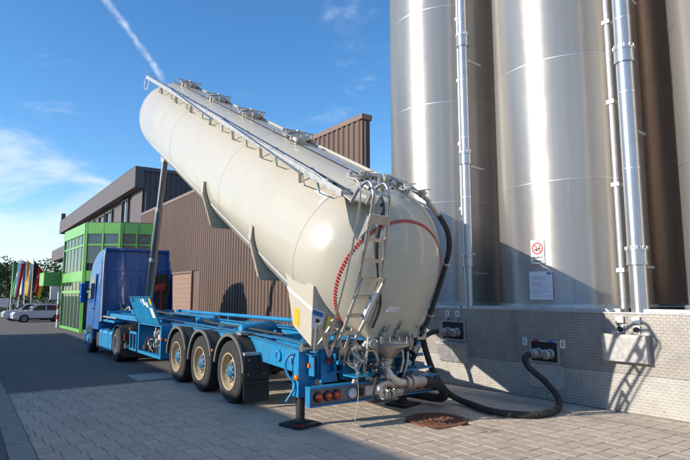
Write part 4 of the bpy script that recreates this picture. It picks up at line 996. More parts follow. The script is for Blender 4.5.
    for (x, y) in ((4.75, 9.9), (5.35, 10.6), (5.0, 12.9)):
        MB().lathe(V(x, y, 1.17), V(1, .1, 0), [(0, -.3), (.08, -.28), (.11, -.22), (.11, .22), (.08, .28), (0, .3)], 16).build('air_tank', 'blue', t, 30)
    # --- axles, wheels
    WY = (8.95, 10.34, 11.73)
    def wheel(side):
        # built round its own origin, outer face at -x
        g = group_part('wheel', t, (0, 0, 0)); r = .53
        TY = [(.300, -.185), (.36, -.195), (.44, -.195), (.495, -.185), (.518, -.16), (.53, -.12)]
        k = [-.12, -.075, -.07, -.055, -.05, -.005, .005, .05, .055, .07, .075, .12]
        pr = TY + [(.53 if i % 4 in (0, 3) else .518, v) for i, v in enumerate(k[1:-1])] + [(.53, .12), (.518, .16), (.495, .185), (.36, .195), (.30, .185)]
        MB().lathe((0, 0, 0), (1, 0, 0), pr, 48).build('tyre', 'rubber', g, 25, local=True)
        MB().lathe((0, 0, 0), (1, 0, 0), [(.312, -.190), (.318, -.198), (.300, -.202), (.290, -.19), (.285, -.15), (.275, -.10), (.265, -.085), (.24, -.078), (.215, -.085), (.20, -.10), (.175, -.12), (.165, -.12), (.165, -.05), (.28, -.02), (.285, .18)], 40).build('rim', 'rimcream', g, 30, local=True)
        hb = MB().lathe((0, 0, 0), (1, 0, 0), [(.165, -.06), (.165, -.125), (.14, -.13), (.115, -.13), (.11, -.16), (.085, -.185), (.05, -.195), (0, -.195)], 24).build('hub', 'hubblue', g, 30, local=True)
        for i in range(10):
            a = 2 * math.pi * i / 10
            MB().cyl((-.120, .1425 * math.cos(a), .1425 * math.sin(a)), (-.165, .1425 * math.cos(a), .1425 * math.sin(a)), .017, n=6).build('wheel_nut', 'rimcream', g, local=True)
            a += math.pi / 10
            m = MB().lathe((-.087, .238 * math.cos(a), .238 * math.sin(a)), (-1, 0, 0), [(.026, 0), (.026, .004), (0, .004)], 12).build('hand_hole', 'black', g, local=True)
        return g
    w0 = wheel(-1); og = ORG[t.name]
    first = True
    for y in WY:
        for sg in (-1, 1):
            loc = V(XC + sg * 1.035, y, .53) - og
            if first: w = w0; w.location = loc; first = False
            else: w = copy_tree(w0, t, loc, 0 if sg < 0 else math.pi)
            w.rotation_euler = (0 if sg > 0 else 0, 0, 0 if sg < 0 else math.pi)
        MB().cyl((XC - 1.0, y, .53), (XC + 1.0, y, .53), .07, n=12).build('axle', 'black', t, 40)
        for sg in (-1, 1):
            MB().bar((XC + sg * .62, y + .45, .72), (XC + sg * .62, y - .35, .5), .09, .07).build('trailing_arm', 'black', t)
            MB().lathe(V(XC + sg * .62, y - .36, .54), (0, 0, 1), [(.10, 0), (.15, .05), (.15, .17), (.10, .2)], 16, True, True).build('air_bellow', 'rubber', t, 30)
            MB().lathe(V(XC + sg * .42, y - .12, .62), (0, -1, 0), [(0, 0), (.09, .02), (.10, .12), (.07, .22), (0, .22)], 14).build('brake_chamber', 'black', t, 30)
    # mudguards
    for sg in (-1, 1):
        for iy, y in enumerate(WY):
            a0, a1 = (R(18), R(178)); n = 20; ro, ri = .640, .626
            if iy == 0: a0, a1 = R(4), R(170)
            x0, x1 = XC + sg * 1.24, XC + sg * .80
            A = []
            for k in range(n + 1):
                a = a0 + (a1 - a0) * k / n; c, s_ = math.cos(a), math.sin(a)
                # angle 0 is towards the rear
                A.append([V(x0, y - ro * c, .53 + ro * s_), V(x1, y - ro * c, .53 + ro * s_), V(x1, y - ri * c, .53 + ri * s_), V(x0, y - ri * c, .53 + ri * s_)])
            g = MB().rings(A).build('mudguard', 'plastic', t, 40)
            A = []
            for k in range(n + 1):
                a = a0 + (a1 - a0) * k / n; c, s_ = math.cos(a), math.sin(a); xo = x0 - sg * 0
                A.append([V(xo + sg * .012, y - (ro + .012) * c, .53 + (ro + .012) * s_), V(xo - sg * .02, y - (ro + .012) * c, .53 + (ro + .012) * s_), V(xo - sg * .02, y - (ri - .03) * c, .53 + (ri - .03) * s_), V(xo + sg * .012, y - (ri - .03) * c, .53 + (ri - .03) * s_)])
            MB().rings(A).build('mudguard_edge', 'edgegrey', g, 40)
        # flap behind the rearmost wheel
        x0, x1 = sorted((XC + sg * 1.24, XC + sg * .78)); yf = 8.30
        f = MB().rings([[V(x0, yf + dy, z), V(x1, yf + dy, z), V(x1, yf + dy + .014, z), V(x0, yf + dy + .014, z)] for z, dy in ((.10, -.02), (.45, 0), (.86, .0))]).build('mud_flap', 'plastic', t)
        MB().bar((x0 - .01, yf - .01, .88), (x1 + .05, yf - .01, .88), .07, .045).build('flap_bar', 'alu', f)
        MB().box(x0 + .02, x1 - .02, yf - .030, yf - .021, .40, .44).build('flap_seam', 'plastic', f)
        for bx in (x0 + .08, x1 - .10):
            for bz in (.55, .78): MB().cyl((bx, yf - .001, bz), (bx, yf - .012, bz), .014, n=8).build('flap_bolt', 'alu', f)
        MB().obox(V(XC + sg * 1.06, 8.78, 1.18), V(.07, 0, 0), V(0, .09, 0), V(0, 0, .025)).build('bracket_on_guard', 'alu', t)
        for y in (9.62, 12.36):
            MB().obox(V(XC + sg * 1.262, y, .84), V(.014, 0, 0), V(0, .03, 0), V(0, 0, .022)).build('side_marker', 'orange', t)
    # --- compressor box with the lifted lid
    bx0, bx1, by0, by1, bz0, bz1 = 3.88, 4.58, 12.92, 14.92, .36, 1.12
    m = MB(); w = .03
    m.box(bx0, bx1, by0, by0 + w, bz0, bz1); m.box(bx0, bx1, by1 - w, by1, bz0, bz1); m.box(bx0, bx1, by0 + w, by1 - w, bz0, bz0 + w); m.box(bx0, bx1, by0 + w, by1 - w, bz1 - w, bz1); m.box(bx1 - w, bx1, by0 + w, by1 - w, bz0 + w, bz1 - w)
    bxp = m.build('equipment_box', 'blue', t)
    m = MB(); m.box(bx0 - .012, bx0 + .03, by0 - .01, by0 + .07, bz0 - .01, bz1 + .005); m.box(bx0 - .012, bx0 + .03, by1 - .07, by1 + .01, bz0 - .01, bz1 + .005); m.box(bx0 - .012, bx0 + .03, by0 + .07, by1 - .07, bz0 - .01, bz0 + .06); m.build('door_surround', 'blue', bxp)
    MB().box(bx1 - w - .012, bx1 - w - .002, by0 + w, by1 - w, bz0 + w, bz1 - w).build('back_liner', 'galv', bxp)
    rr = random.Random(4)
    for k, (y, z, r_, mt) in enumerate(((14.55, .52, .10, 'black'), (14.25, .50, .085, 'black'), (14.0, .62, .09, 'rimgrey'), (13.3, .85, .09, 'alu'), (13.15, .60, .10, 'alu'), (13.5, .55, .08, 'galv'), (13.75, .9, .06, 'alu'))):
        MB().lathe(V(bx0 + .12 + .05 * (k % 3), y, z - .10), (0, 0, 1), [(r_ * .8, 0), (r_, .03), (r_, .14), (r_ * .5, .17), (r_ * .5, .24), (0, .24)], 14).build('pump_unit', mt, bxp, 30)
    for k in range(7):
        y = 13.05 + k * .22; a = rr.uniform(.5, .95)
        MB().tube([V(bx0 + .16, y, bz0 + .06), V(bx0 + .10, y + rr.uniform(-.1, .1), a), V(bx0 + .2, y + rr.uniform(-.25, .25), a + .08), V(bx0 + .25, y + .1, .7)], rr.uniform(.008, .018), 7, 5).build('pipe_run', rr.choice(('rimgrey', 'steel', 'black', 'hose', 'alu')), bxp, 40)
    for k in range(5): MB().lathe(V(bx0 + .10, 13.1 + .13 * k, .98 - .05 * (k % 2)), (-1, 0, 0), [(.045, 0), (.045, .04), (.0, .042)], 12).build('gauge', 'alu', bxp, 30)
    MB().lathe(V(bx0 + .10, 14.3, .74), (-1, 0, 0), [(.03, 0), (.03, .04), (0, .04)], 10).build('red_knob', 'redpaint', bxp, 30)
    # lid swung upwards and outwards
    lx = -.26; hz = bz1 + .02; lt = .66
    lid = MB().obox(V(bx0 + lx / 2, (by0 + by1) / 2 + .10, hz + lt / 2), V(0, (by1 - by0) / 2 + .01, 0), V(lx / 2, 0, lt / 2), V(lt, 0, -lx).normalized() * .018).build('box_lid', 'blue', t, bevel=.006)
    nl = V(-lt, 0, lx).normalized()
    def onlid(u0, u1, v0, v1, mt, nm):
        y0, y1 = by0 + .10 + (by1 - by0) * u0, by0 + .10 + (by1 - by0) * u1
        q = [V(bx0 + lx * v, y, hz + lt * v) + nl * .019 for y, v in ((y0, v0), (y1, v0), (y1, v1), (y0, v1))]
        MB().prism(q, nl * .004).build(nm, mt, lid)
    onlid(.02, .10, .72, .95, 'yellow', 'warning_sticker'); onlid(.06, .18, .25, .60, 'white', 'sticker'); onlid(.30, .38, .70, .93, 'white', 'sticker'); onlid(.20, .29, .62, .80, 'white', 'sticker'); onlid(.42, .46, .78, .92, 'paper', 'sticker')
    onlid(.80, .86, .80, .95, 'black', 'latch'); onlid(.12, .16, .86, .95, 'black', 'latch')
    onlid(0, .02, .0, 1, 'black', 'lid_gasket'); onlid(.98, 1., .0, 1, 'black', 'lid_gasket'); onlid(.02, .98, .975, 1, 'black', 'lid_gasket')
    m = MB(); m.box(3.86, 3.90, 15.05, 15.75, .36, .41); m.box(3.86, 3.90, 15.05, 15.75, .80, .86); m.box(3.86, 3.90, 15.05, 15.11, .41, .80); m.box(3.86, 3.90, 15.69, 15.75, .41, .80); m.box(3.86, 3.90, 15.36, 15.42, .41, .80)
    m.build('side_guard', 'blue', t); MB().obox(V(3.86, 15.7, .92), V(.02, 0, 0), V(0, .035, 0), V(0, 0, .03)).build('side_marker', 'orange', t)
    MB().obox(V(3.865, 12.86, .82), V(.02, 0, 0), V(0, .035, 0), V(0, 0, .03)).build('side_marker', 'orange', t)
    # --- tipping ram
    rb, rt_ = V(5.14, 18.80, 1.30), V(5.08, 17.05, 7.02)
    d = (rt_ - rb)
    MB().cyl(rb, rb + d * .30, .135, n=24).build('ram_cylinder', 'chrome', t, 40)
    MB().cyl(rb + d * .30, rb + d * .58, .115, n=24).build('ram_stage', 'chrome', t, 40)
    MB().cyl(rb + d * .58, rb + d * .98, .095, n=24).build('ram_stage', 'chrome', t, 40)
    for f, r_ in ((.30, .142), (.58, .122)): MB().cyl(rb + d * (f - .012), rb + d * (f + .004), r_, n=24).build('stage_collar', 'steel', t, 40)
    MB().lathe(rb - d * .02, d, [(.18, 0), (.18, .12), (.15, .22), (.135, .26)], 20, True).build('ram_foot', 'blue', t, 30)
    MB().box(4.72, 5.44, 18.55, 19.2, 1.20, 1.36).build('ram_bed', 'blue', t, bevel=.01)
    MB().prism([T(-.2, 10.7, -1.05), T(-.2, 11.5, -.9), T(-.2, 11.2, -1.42), T(-.2, 10.95, -1.42)], (.03, 0, 0)).build('ram_bracket', 'cream', t)
    MB().prism([T(.2, 10.7, -1.05), T(.2, 11.5, -.9), T(.2, 11.2, -1.42), T(.2, 10.95, -1.42)], (.03, 0, 0)).build('ram_bracket', 'cream', t)
    # --- rear bumper beam with lamps
    MB().box(3.97, 6.30, 6.44, 6.49, .345, .56).build('rear_beam', 'beamgrey', t)
    b = MB().box(3.94, 6.33, 6.40, 6.54, .561, .590).build('beam_top', 'blue', t, bevel=.004)
    MB().box(3.94, 6.33, 6.40, 6.54, .322, .344).build('beam_bottom', 'blue', t, bevel=.004)
    for x0 in (3.94, 6.315): MB().box(x0, x0 + .015, 6.41, 6.53, .345, .560).build('beam_end', 'blue', t)
    for sg in (-1, 1):
        xs = (4.085, 4.245, 4.385)
        for i, x in enumerate(xs):
            x = x if sg < 0 else 2 * XC + .02 - x
            l = MB().lathe(V(x, 6.439, .452), (0, -1, 0), [(.071, 0), (.071, .025), (.06, .035)], 24).build('lamp', 'black', t, 30)
            MB().lathe(V(x, 6.439, .452), (0, -1, 0), [(.064, .02), (.060, .04), (.04, .052), (0, .056)], 24).build('lens', 'redlens', l, 60)
            MB().box(x - .045, x + .045, 6.380, 6.390, .452, .472).build('lens_band', 'orange', l)
        x = 4.66 if sg < 0 else 5.50
        l = MB().lathe(V(x, 6.439, .452), (0, -1, 0), [(.072, 0), (.072, .03), (.06, .04), (0, .046)], 22).build('reversing_lamp', 'paper', t, 40)
        x = 4.80 if sg < 0 else 5.36
        MB().box(x - .045, x + .045, 6.40, 6.439, .40, .50).build('plug_socket', 'black', t, bevel=.006)
    MB().box(4.90, 5.32, 6.432, 6.4395, .385, .52).build('plate_holder', 'white', t)
    # blue uprights, steps and plate above the beam
    for sg in (-1, 1):
        x = XC + sg * .68
        MB().prism([V(x - .14, 6.62, .60), V(x + .14, 6.62, .60), V(x + .11, 6.70, 1.06), V(x - .11, 6.70, 1.10)], (0, .05, 0)).build('upright_plate', 'blue', t)
        MB().box(x - .16, x + .16, 6.70, 7.0, .62, 1.02).build('hinge_block', 'blue', t, bevel=.01)
        MB().prism([V(x - .075, 6.612, .86), V(x + .075, 6.612, .86), V(x, 6.632, 1.0)], (0, -.006, 0)).build('warning_triangle', 'redlens', t)
    MB().bar((4.55, 6.35, .70), (6.0, 6.35, .74), .32, .02).build('step_tread', 'blue', t)
    for k in range(8): MB().cyl((4.70 + k * .16, 6.33, .728 + .0045 * k), (4.70 + k * .16, 6.33, .736 + .0045 * k), .03, n=12).build('tread_hole_rim', 'rimgrey', t)
    MB().bar((4.45, 6.50, .88), (6.1, 6.50, .90), .05, .05).build('cross_tube', 'blue', t)
    MB().cyl((XC - 1.1, 6.72, 1.10), (XC + 1.1, 6.72, 1.10), .06, n=16).build('tipping_shaft', 'steel', t, 40)
    MB().box(4.6, 5.6, 6.58, 6.66, .62, .98).build('rear_cross_plate', 'blue', t)
    # --- support legs
    for sg in (-1, 1):
        x = 4.06 if sg < 0 else 6.20; y = 6.86 if sg < 0 else 7.10
        MB().box(x - .09, x + .09, y - .09, y + .09, .40, 1.05).build('support_leg', 'blue', t, bevel=.008)
        MB().box(x + .091 if sg < 0 else x - .20, x + .20 if sg < 0 else x - .091, y - .06, y + .06, .50, 1.0).build('leg_bracket', 'blue', t)
        MB().cyl((x, y, .06), (x, y, .40), .065, n=16).build('leg_ram', 'black', t, 40)
        MB().lathe(V(x, y, .042), (0, 0, 1), [(.10, 0), (.10, .02), (.07, .05)], 16, True, True).build('leg_foot', 'black', t, 30)
        MB().tube([V(x - .05 , y - .02, 1.0), V(x - .16, y + .06, .98), V(x - .20, y + .10, .85), V(x - .17, y + .06, .70), V(x - .12, y + .0, .62), V(x - .12, y - .02, .52), V(x - .20, y + .06, .34)], .018, 8, 5).build('leg_handle', 'blue', t, 40)
        MB().lathe(V(x - .10, y - .07, .68), (-1, -.4, 0), [(.04, 0), (.04, .03), (.02, .045), (0, .047)], 14).build('side_lamp', 'orange', t, 40)
    # trailer front plate and kingpin zone
    MB().box(4.3, 5.86, 16.6, 19.2, .985, 1.018).build('rubbing_plate', 'black', t)
    MB().box(3.98, 6.18, 19.2, 19.28, 1.0, 1.32).build('front_beam', 'blue', t, bevel=.01)
    for x in (4.12, 6.04): MB().box(x - .07, x + .07, 15.0, 19.19, 1.10, 1.24).build('front_rail', 'blue', t, bevel=.008)
    return t
trailer()
for x, y, lb in ((4.06, 6.86, 'square black rubber pad under the near rear support leg'), (6.20, 7.10, 'square black rubber pad under the far rear support leg')):
    c, s = math.cos(.25), math.sin(.25)
    o = MB().obox(V(x, y, .022), V(c, s, 0) * .225, V(-s, c, 0) * .21, V(0, 0, .020)).build('support_pad', 'rubber', bevel=.012); tag(o, lb, 'pad', 'pads under the support legs')
    MB().tube([V(x - .16, y - .16, .045), V(x - .20, y - .21, .06), V(x - .10, y - .24, .05), V(x - .06, y - .17, .045)], .010, 6, 5).build('rope_loop', 'redpaint', o, 40)

# ------------------------------------------------------------------ hoses
def hose(path, r, label, ring=0, sub=10, wear=None):
    P = smooth_path([V(p) for p in path], sub)
    o = MB().tube(P, r, 14).build('delivery_hose', 'hose', None, 40); tag(o, label, 'hose')
    if ring:
        acc = 0; rs = MB(); last = P[0]
        for a, b in zip(P, P[1:]):
            acc += (b - a).length
            if acc > ring:
                acc = 0; d = (b - a).normalized(); rs.lathe(a - d * .006, d, [(r * .99, 0), (r + .004, .003), (r + .004, .009), (r * .99, .012)], 14)
        q = rs.build('hose_ribs', 'hose', o, 40); q['kind'] = 'stuff'
    if wear:
        for i0, i1 in wear:
            k0, k1 = int(i0 * len(P)), int(i1 * len(P)); A = MB()
            A.tube(P[k0:k1 + 2], r + .0025, 14).build('tape_wrap', 'galv', o, 40)
    for e, f in ((P[0], P[1]), (P[-1], P[-2])):
        d = (f - e).normalized(); MB().lathe(e - d * .03, d, [(r * .9, 0), (r * 1.35, 0), (r * 1.35, .05), (r * 1.12, .06), (r * 1.12, .16), (r, .17)], 18).build('end_coupling', 'alu', o, 30)
    return o
hose([W(4.60, -.20, 1.075), V(8.02, 8.16, 1.09), V(7.7, 8.1, 1.02), V(7.4, 7.98, .88), V(7.2, 7.92, .70), V(7.1, 7.9, .48), V(7.0, 7.85, .28), V(6.8, 7.75, .10), V(6.4, 7.75, .062)], .050, 'black hose looping from left filling box down behind the trailer')
hose([V(6.05, 6.45, 1.30), V(6.12, 6.52, 1.22), V(6.25, 6.6, 1.0), V(6.42, 6.64, .68), V(6.60, 6.66, .42), V(6.84, 6.68, .2), V(6.98, 6.55, .085), V(6.95, 6.28, .062), V(6.83, 5.90, .06), V(6.83, 5.58, .06), V(7.07, 5.23, .06), V(7.5, 5.16, .06), V(7.95, 5.32, .08), V(8.18, 5.52, .2), V(8.20, 5.76, .40), V(8.12, 5.97, .58), W(2.52, -.47, .73), W(2.52, -.36, .795), W(2.52, -.185, .805)], .050, 'long black hose curving over the paving to the lower filling box', .05)
hose([V(5.66, 6.14, .56), V(5.99, 6.2, .51), V(6.36, 6.36, .38), V(6.62, 6.55, .2), V(6.70, 6.74, .12), V(6.58, 7.0, .13), V(6.48, 7.42, .13), V(6.0, 7.6, .09)], .072, 'thick black hose leaving the discharge elbow and doubling back', .07)

# ------------------------------------------------------------------ tractor unit
def tractor():
    t = thing('tractor_unit', 'blue tractor lorry with high roof cab coupled to the trailer', 'lorry', (5.14, 20, gz(20)))
    g = lambda y: gz(y)
    XL, XRr = 3.95, 6.36; XM = (XL + XRr) / 2
    zf = -.24
    yr = 20.40
    # cab: side profile swept across, sides pulled in towards the roof
    prof = [(yr, .62), (yr, 1.6), (yr, 2.95), (yr + .02, 3.42), (yr + .12, 3.50), (yr + .8, 3.46), (yr + 1.35, 3.28), (yr + 1.75, 2.98), (yr + 1.98, 2.62), (yr + 2.22, 1.75), (yr + 2.30, 1.2), (yr + 2.30, .15), (yr + 2.1, .06), (yr + 1.95, .10), (yr + 1.95, .62)]
    def inset(z): return 0 if z < 1.4 else .012 * (z - 1.4) + (max(0, z - 2.9) * .10)
    A = []
    for f, ins in ((0, 0), (1, 0)):
        pass
    secs = []
    for xf, shrink in ((0, .05), (.02, .012), (.06, 0), (.94, 0), (.98, .012), (1, .05)):
        row = []
        for y, z in prof:
            cy, cz = yr + 1.1, 1.8
            yy, zz = cy + (y - cy) * (1 - shrink * .6), cz + (z - cz) * (1 - shrink * .5)
            x = XL + inset(z) + (XRr - XL - 2 * inset(z)) * xf
            row.append(V(x, yy, zz))
        secs.append(row)
    cab = MB().rings(secs).build('cab', 'cabblue', t, 35)
    # door and window on the left side, seam lines
    def side(poly, th, nm, mt, par=cab, off=0): return MB().prism([V(XL + inset(z) - off, y, z) for y, z in poly], (-th, 0, 0)).build(nm, mt, par)
    d = side([(yr + .85, .75), (yr + 1.85, .75), (yr + 2.0, 1.7), (yr + 1.72, 2.55), (yr + .85, 2.62)], .012, 'door', 'cabblue')
    side([(yr + .98, 1.72), (yr + 1.88, 1.68), (yr + 1.66, 2.42), (yr + .98, 2.48)], .004, 'side_window', 'darkglass', d, .0125)
    MB().obox(V(XL - .03, yr + 1.0, 1.35), V(.012, 0, 0), V(0, .09, 0), V(0, 0, .02)).build('door_handle', 'black', d)
    # side air deflector; silver tube put in for the sky reflected on it
    MB().prism([V(XL - .02, yr - .42, .95), V(XL - .02, yr + .02, .9), V(XL + .0, yr + .02, 3.05), V(XL + .06, yr - .08, 3.1), V(XL + .0, yr - .30, 2.4)], (.02, 0, 0)).build('side_deflector', 'cabblue', t)
    MB().tube([V(XL - .0, yr - .43, .95), V(XL + .01, yr - .31, 2.4), V(XL + .06, yr - .10, 3.1), V(XL + .10, yr - .05, 3.42)], .022, 8, 4).build('deflector_sky_reflection', 'alu', t, 40)
    MB().prism([V(XRr + .02, yr - .42, .95), V(XRr + .02, yr + .02, .9), V(XRr - .0, yr + .02, 3.05), V(XRr - .06, yr - .08, 3.1), V(XRr - .0, yr - .30, 2.4)], (-.02, 0, 0)).build('side_deflector', 'cabblue', t)
    # roof fairing rim and rear panel relief
    MB().box(XL + .08, XRr - .08, yr - .10, yr + .05, 3.40, 3.50).build('roof_lip', 'cabblue', cab, bevel=.03)
    for x0, x1 in ((XL + .06, XL + .14), (XRr - .14, XRr - .06)): MB().box(x0, x1, yr - .06, yr + .02, 2.72, 3.40).build('fairing_side', 'cabblue', cab, bevel=.02)
    MB().box(XL + .16, XRr - .16, yr - .022, yr + .02, 2.70, 2.76).build('fairing_bottom', 'cabblue', cab, bevel=.01)
    for x0, x1 in ((4.15, 4.55), (4.62, 5.05), (5.2, 5.6)):
        m = MB(); m.bar((x0 + .03, yr - .012, 1.7), (x0 + .08, yr - .012, 2.55), .05, .024, (0, 1, 0)); m.bar((x1 - .03, yr - .012, 1.7), (x1 - .10, yr - .012, 2.55), .05, .024, (0, 1, 0)); m.bar((x0, yr - .012, 1.66), (x1, yr - .012, 1.66), .05, .024, (0, 1, 0))
        for i in range(1): m.build('pressed_rib', 'cabblue', cab, bevel=.01)
    MB().box(4.1, 6.1, yr - .018, yr + .01, 1.30, 1.40).build('pressed_band', 'cabblue', cab, bevel=.01)
    MB().box(4.05, 6.2, yr - .05, yr + .01, .78, 1.20).build('lower_panel', 'cabblue', cab, bevel=.03)
    # intake stack on the right, red bracket
    MB().box(5.72, 6.22, yr - .34, yr - .06, 1.15, 2.55).build('air_intake', 'black', t, bevel=.03)
    MB().box(5.78, 6.12, yr - .42, yr - .3421, 2.1, 2.6).build('intake_grille', 'plastic', t, bevel=.02)
    r_ = MB().prism([V(5.62, yr - .62, 1.98), V(5.95, yr - .62, 2.02), V(6.0, yr - .62, 2.25), V(5.72, yr - .62, 2.22)], (0, -.03, 0)).build('red_bracket', 'redpaint', t)
    MB().bar((5.86, yr - .63, 1.2), (5.86, yr - .63, 1.99), .05, .04).build('bracket_post', 'redpaint', t)
    # mirrors
    for z, h in ((2.05, .24), (1.68, .13)):
        mr = MB().obox(V(XL - .20, yr + 2.05, z), V(.11, .04, 0), V(-.02, .07, 0), V(0, 0, h)).build('mirror', 'cabblue', t, bevel=.03)
        MB().bar((XL - .12, yr + 2.0, z), (XL + .05, yr + 1.9, z), .04, .04).build('mirror_arm', 'black', mr)
    # frame, deck and fittings
    for sg in (-1, 1): MB().box(XM + sg * .42 - .04, XM + sg * .42 + .04, 16.3, 22.3, .52, .78).build('frame_rail', 'black', t)
    MB().box(4.55, 5.75, 18.75, 20.2, .80, .83).build('deck_plate', 'blue', t)
    MB().box(4.0, 4.5, 18.3, 20.3, .95, 1.02).build('side_deck', 'blue', t, bevel=.01)
    MB().bar((4.0, 18.0, 1.12), (4.0, 20.2, 1.12), .03, .05).build('deck_rail', 'alu', t)
    MB().lathe(V(XM, 18.0, .80), (0, 0, 1), [(.45, 0), (.48, .08), (.45, .165), (0, .17)], 24).build('fifth_wheel', 'black', t, 30)
    rr = random.Random(9)
    for k in range(12):
        x = 4.45 + rr.uniform(0, .7); z = 1.05 + rr.uniform(0, .35)
        MB().tube([V(x, 20.2, z + .2), V(x + .05, 19.9, z - .1), V(x + rr.uniform(-.2, .2), 19.6, z + .05), V(x + .15, 19.3, 1.2)], .022, 7, 5).build('coiled_line', rr.choice(('black', 'rimgrey', 'alu', 'galv')), t, 40)
    MB().box(4.5, 5.15, 19.85, 20.2, 1.02, 1.34).build('gearbox_cover', 'rimgrey', t, bevel=.04)
    # tank, battery box and steps on the left
    tk = MB(); pr = [(-.0, 0), (0, .55), (.06, .62), (.6, .62), (.66, .55), (.66, .06), (.6, 0)]
    tk = MB().box(3.94, 4.58, 18.35, 20.25, .06, .70).build('fuel_tank', 'blue', t, bevel=.09)
    for y in (18.8, 19.75): MB().box(3.932, 4.50, y - .03, y + .03, .055, .706).build('tank_strap', 'blue', tk, bevel=.005)
    MB().cyl((4.1, 19.3, .70), (4.1, 19.3, .75), .06, n=14).build('filler_cap', 'black', tk, 40)
    MB().box(4.0, 4.55, 20.28, 20.9, .02, .55).build('battery_box', 'plastic', t, bevel=.03)
    for z in (.06, .34): MB().box(3.96, 4.2, 22.42, 22.66, z, z + .05).build('step', 'alu', t)
    MB().box(3.93, 6.38, 22.55, 22.80, .02, .45).build('front_bumper', 'cabblue', t, bevel=.05)
    for x in (4.15, 6.16): MB().lathe(V(x, 22.8, .35), (0, 1, 0), [(.14, 0), (.12, .03), (0, .04)], 20).build('headlight', 'paper', t, 40)
    # wheels
    def wheel(front):
        w = group_part('wheel', t, (0, 0, 0)); r = .50; h = .15
        MB().lathe((0, 0, 0), (1, 0, 0), [(.29, -h), (.34, -h - .012), (.43, -h - .01), (.475, -h + .01), (.495, -h + .04), (.50, -h + .07), (.50, -.03), (.488, -.028), (.488, -.018), (.50, -.016), (.50, .016), (.488, .018), (.488, .028), (.50, .03), (.50, h - .07), (.475, h - .01), (.43, h + .01), (.29, h)], 44).build('tyre', 'rubber', w, 25, local=True)
        if front: pr = [(.30, -h - .012), (.305, -h - .018), (.285, -h - .02), (.27, -.11), (.22, -.115), (.19, -.13), (.14, -.16), (.13, -.20), (.08, -.215), (0, -.215)]
        else: pr = [(.30, -h - .012), (.305, -h - .018), (.285, -h - .02), (.275, -.04), (.26, .03), (.20, .05), (.15, .03), (.14, -.03), (.08, -.05), (0, -.05)]
        MB().lathe((0, 0, 0), (1, 0, 0), pr, 36).build('rim', 'blue' if front else 'rimgrey', w, 30, local=True)
        for i in range(10):
            a = 2 * math.pi * i / 10; x = -.13 if front else .04
            MB().cyl((x, .165 * math.cos(a), .165 * math.sin(a)), (x - .04, .165 * math.cos(a), .165 * math.sin(a)), .016, n=6).build('wheel_nut', 'rimgrey', w, local=True)
        return w
    og = ORG[t.name]
    for front, y in ((True, 21.85), (False, 17.62)):
        w0 = wheel(front); z = gz(y) + .495
        w0.location = V(XL + .13, y, z) - og
        w1 = copy_tree(w0, t, V(XRr - .13, y, z) - og, math.pi)
        if not front:
            copy_tree(w0, t, V(XL + .47, y, z) - og, 0); copy_tree(w0, t, V(XRr - .47, y, z) - og, math.pi)
        MB().cyl((XL + .2, y, z), (XRr - .2, y, z), .08, n=12).build('axle', 'black', t, 40)
        for sg, x0 in ((-1, XL - .01), (1, XRr + .01)):
            A = []; n = 18; wd = .36 if front else .62
            a0, a1 = (R(8), R(172)) if not front else (R(0), R(180))
            for k in range(n + 1):
                a = a0 + (a1 - a0) * k / n; c, s = math.cos(a), math.sin(a)
                A.append([V(x0 - (0 if sg < 0 else wd), y - ro * c, z + ro * s) for ro in (.60, .58)][::1] + [V(x0 + (wd if sg < 0 else 0), y - ro * c, z + ro * s) for ro in (.58, .60)])
            MB().rings(A).build('mudguard', 'plastic' if not front else 'cabblue', t, 40)
        if not front:
            for x0 in (XL, XRr - .6): MB().box(x0, x0 + .6, y - .66, y - .645, z - .32, z + .22).build('mud_flap', 'plastic', t)
    # tail lamps
    for sg in (-1, 1):
        x = 4.16 if sg < 0 else 6.15
        l = MB().box(x - .2, x + .2, 16.75, 16.86, .50, .72).build('tail_lamp', 'black', t, bevel=.01)
        MB().box(x - .18, x + .02, 16.735, 16.749, .53, .69).build('red_lens', 'redlens', l); MB().box(x + .04, x + .17, 16.735, 16.749, .53, .69).build('orange_lens', 'orange', l)
        MB().box(x - .19, x + .19, 16.74, 16.76, .30, .44).build('blue_plate', 'paper', l)
    MB().box(4.0, 6.3, 16.62, 16.72, .42, .52).build('rear_cross_bar', 'black', t)
tractor()

